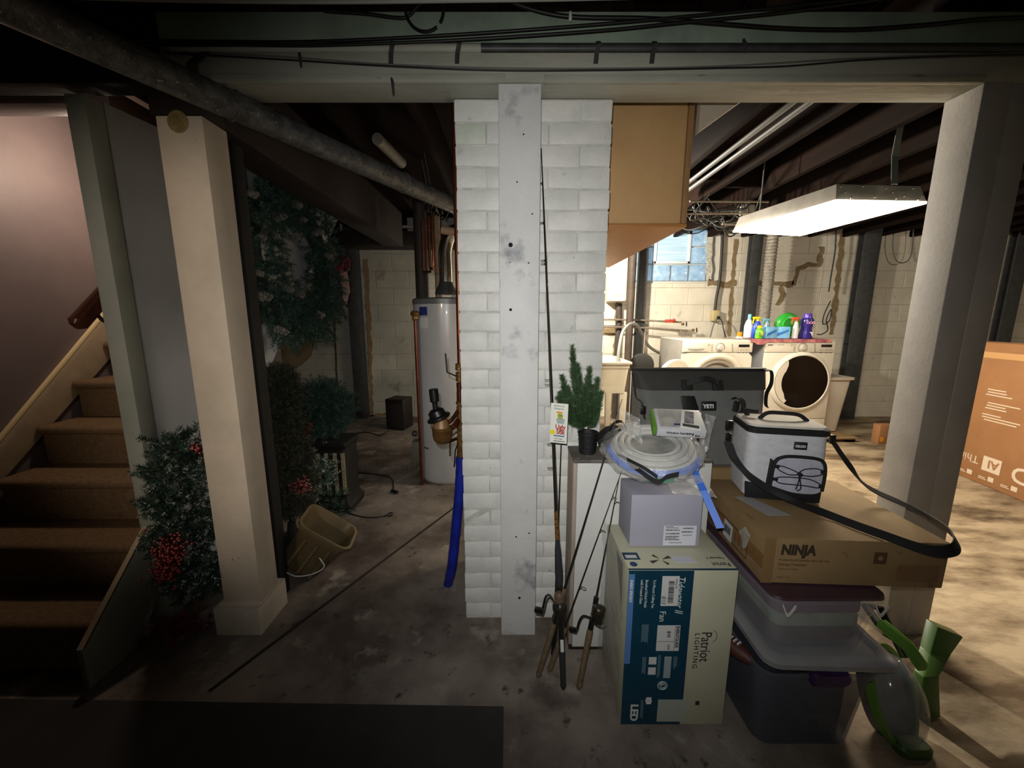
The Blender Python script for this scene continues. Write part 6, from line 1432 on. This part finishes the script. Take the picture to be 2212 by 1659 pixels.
# clip and shoulder strap
cl = at(1577, 918, Y=1.275)
MB(Matrix.Translation(cl)).box((-.014, -.004, -.016), (.010, .008, .016)).build('strap_anchor', bp_, sc_, bev=.004)
MB(Matrix.Translation(at(1573, 945, Y=1.262))).box((-.009, -.006, -.012), (.009, .004, .016)).build('strap_buckle', bp_, sc_, bev=.004)
z1 = NZ + .012
P = [at(1573, 955, Y=1.255), at(1584, 985, Y=1.24), at(1604, 1012, Y=1.215), at(1632, 1038, Y=1.195), at(1672, 1062, Y=1.17), at(1720, 1085, Y=1.13), at(1780, 1108, Z=z1 + .002), at(1850, 1135, Z=z1), at(1920, 1160, Z=z1), at(1985, 1183, Z=z1), at(2030, 1192, Z=z1 + .002), at(2062, 1186, Z=z1 + .01), at(2066, 1168, Z=z1 + .02), at(2048, 1145, Z=z1 + .02), at(2005, 1115, Z=z1 + .012), at(1950, 1088, Z=z1 + .012), at(1900, 1066, Z=z1 + .025), at(1866, 1045, Z=z1 + .055), at(1840, 1012, Y=1.22), at(1820, 985, Y=1.23), at(1800, 955, Y=1.245)]
W_ = [V((.026, -.01, -.004))] * 3 + [V((.018, -.012, .014))] * 3 + [V((.006, .022, .018))] * 4 + [V((.0, .020, .022))] * 4 + [V((.004, .026, .012))] * 4 + [V((.02, .016, .008))] * 3
PP = curve(P, 5); WW = curve(W_, 5)
MB().ribbon(PP, [tuple(w) for w in WW], .003).build('shoulder_strap', bk, sc_, smooth=True, ang=60)
MB(Matrix.Translation(at(1800, 950, Y=1.25))).box((-.012, -.006, -.014), (.006, .006, .018)).build('strap_anchor', bp_, sc_, bev=.004)

# ---------------------------------------------------------------- green and clear plastic toy on the floor
ctr = at(1962, 1510, Y=.95)
gt_ = thing('green_domed_toy', 'lime green plastic frame with a clear dome leaning beside the bottom storage tub', 'toy', (1.17, .98, 0))
lime = mat('lime_plastic', '#5f8f35', '#557f30', 5, rough=.35); dome = mat('clear_dome', '#8d9296', rough=.12, alpha=.45, coat=1)
ax = V((.30, -.80, .42)).normalized(); dcn = at(1958, 1512, Y=.975) - ax * .035
upv = V((0, .55, .83)); upv = (upv - ax * upv.dot(ax)).normalized(); sdv = ax.cross(upv)
def oval(rx, ry, n=40): return [dcn + sdv * (rx * cos(2 * pi * k / n)) + upv * (ry * sin(2 * pi * k / n)) for k in range(n)]
def ovl(rx, ry, o): return [p + ax * o for p in oval(rx, ry)]
MB().loft([ovl(.076, .118, .0), ovl(.074, .115, .025), ovl(.060, .096, .05), ovl(.036, .06, .068), ovl(.008, .012, .076)]).build('dome', dome, gt_, smooth=True, ang=60)
MB().loft([ovl(.078, .121, -.012), ovl(.092, .138, -.012), ovl(.092, .138, .008), ovl(.078, .121, .008)], closed=True, cap=False).build('rim', lime, gt_, smooth=True, ang=40)
MB().loft([ovl(.07, .12, -.05), ovl(.085, .135, -.013), ovl(.06, .1, -.0125)]).build('back_shell', mat('dark_shell', '#3b3f43', rough=.5), gt_, smooth=True)
a0 = at(1905, 1348, Y=1.10); a1 = at(1992, 1440, Y=1.02)
MB().loft([[p + V((x, 0, z)) for x, z in rrect(.034, .03, .01)] for p in (a0, a0.lerp(a1, .5) + V((.01, -.01, .004)), a1)]).build('upper_arm', lime, gt_, smooth=True, ang=50)
MB().tube([a0 + V((-.01, 0, .0)), a0 + V((.0, .06, .015)), a0 + V((.06, .07, .0)), a1 + V((.0, .05, -.02))], .012, 10).build('dark_frame', bp_, gt_, smooth=True)
b0, b1, b2 = at(2040, 1350, Y=1.16), at(2020, 1405, Y=1.12), at(2005, 1455, Y=1.06)
MB().loft([[b0 + V((x, y, z)) for x, y, z in ((-.045, -.02, .01), (.05, -.02, -.03), (.05, .02, -.03), (-.045, .02, .01))],
           [b1 + V((x, y, 0)) for x, y in ((-.035, -.018), (.035, -.018), (.035, .018), (-.035, .018))],
           [b2 + V((x, y, 0)) for x, y in ((-.03, -.015), (.02, -.015), (.02, .015), (-.03, .015))],
           [V((b2.x + x, b2.y + y, .004)) for x, y in ((-.05, -.04), (.02, -.04), (.02, .02), (-.05, .02))]]).build('foot', mat('darker_lime', '#4a6a2c', rough=.4), gt_, bev=.004)
MB().loft([[V((1.17, .93, .0)) + V((x, y, z)) for x, y in rrect(w, w * .5, .03)] for z, w in ((.001, .10), (.02, .10), (.03, .08))]).build('base', mat('darker_lime2', '#3c5a22', rough=.5), gt_, smooth=True)
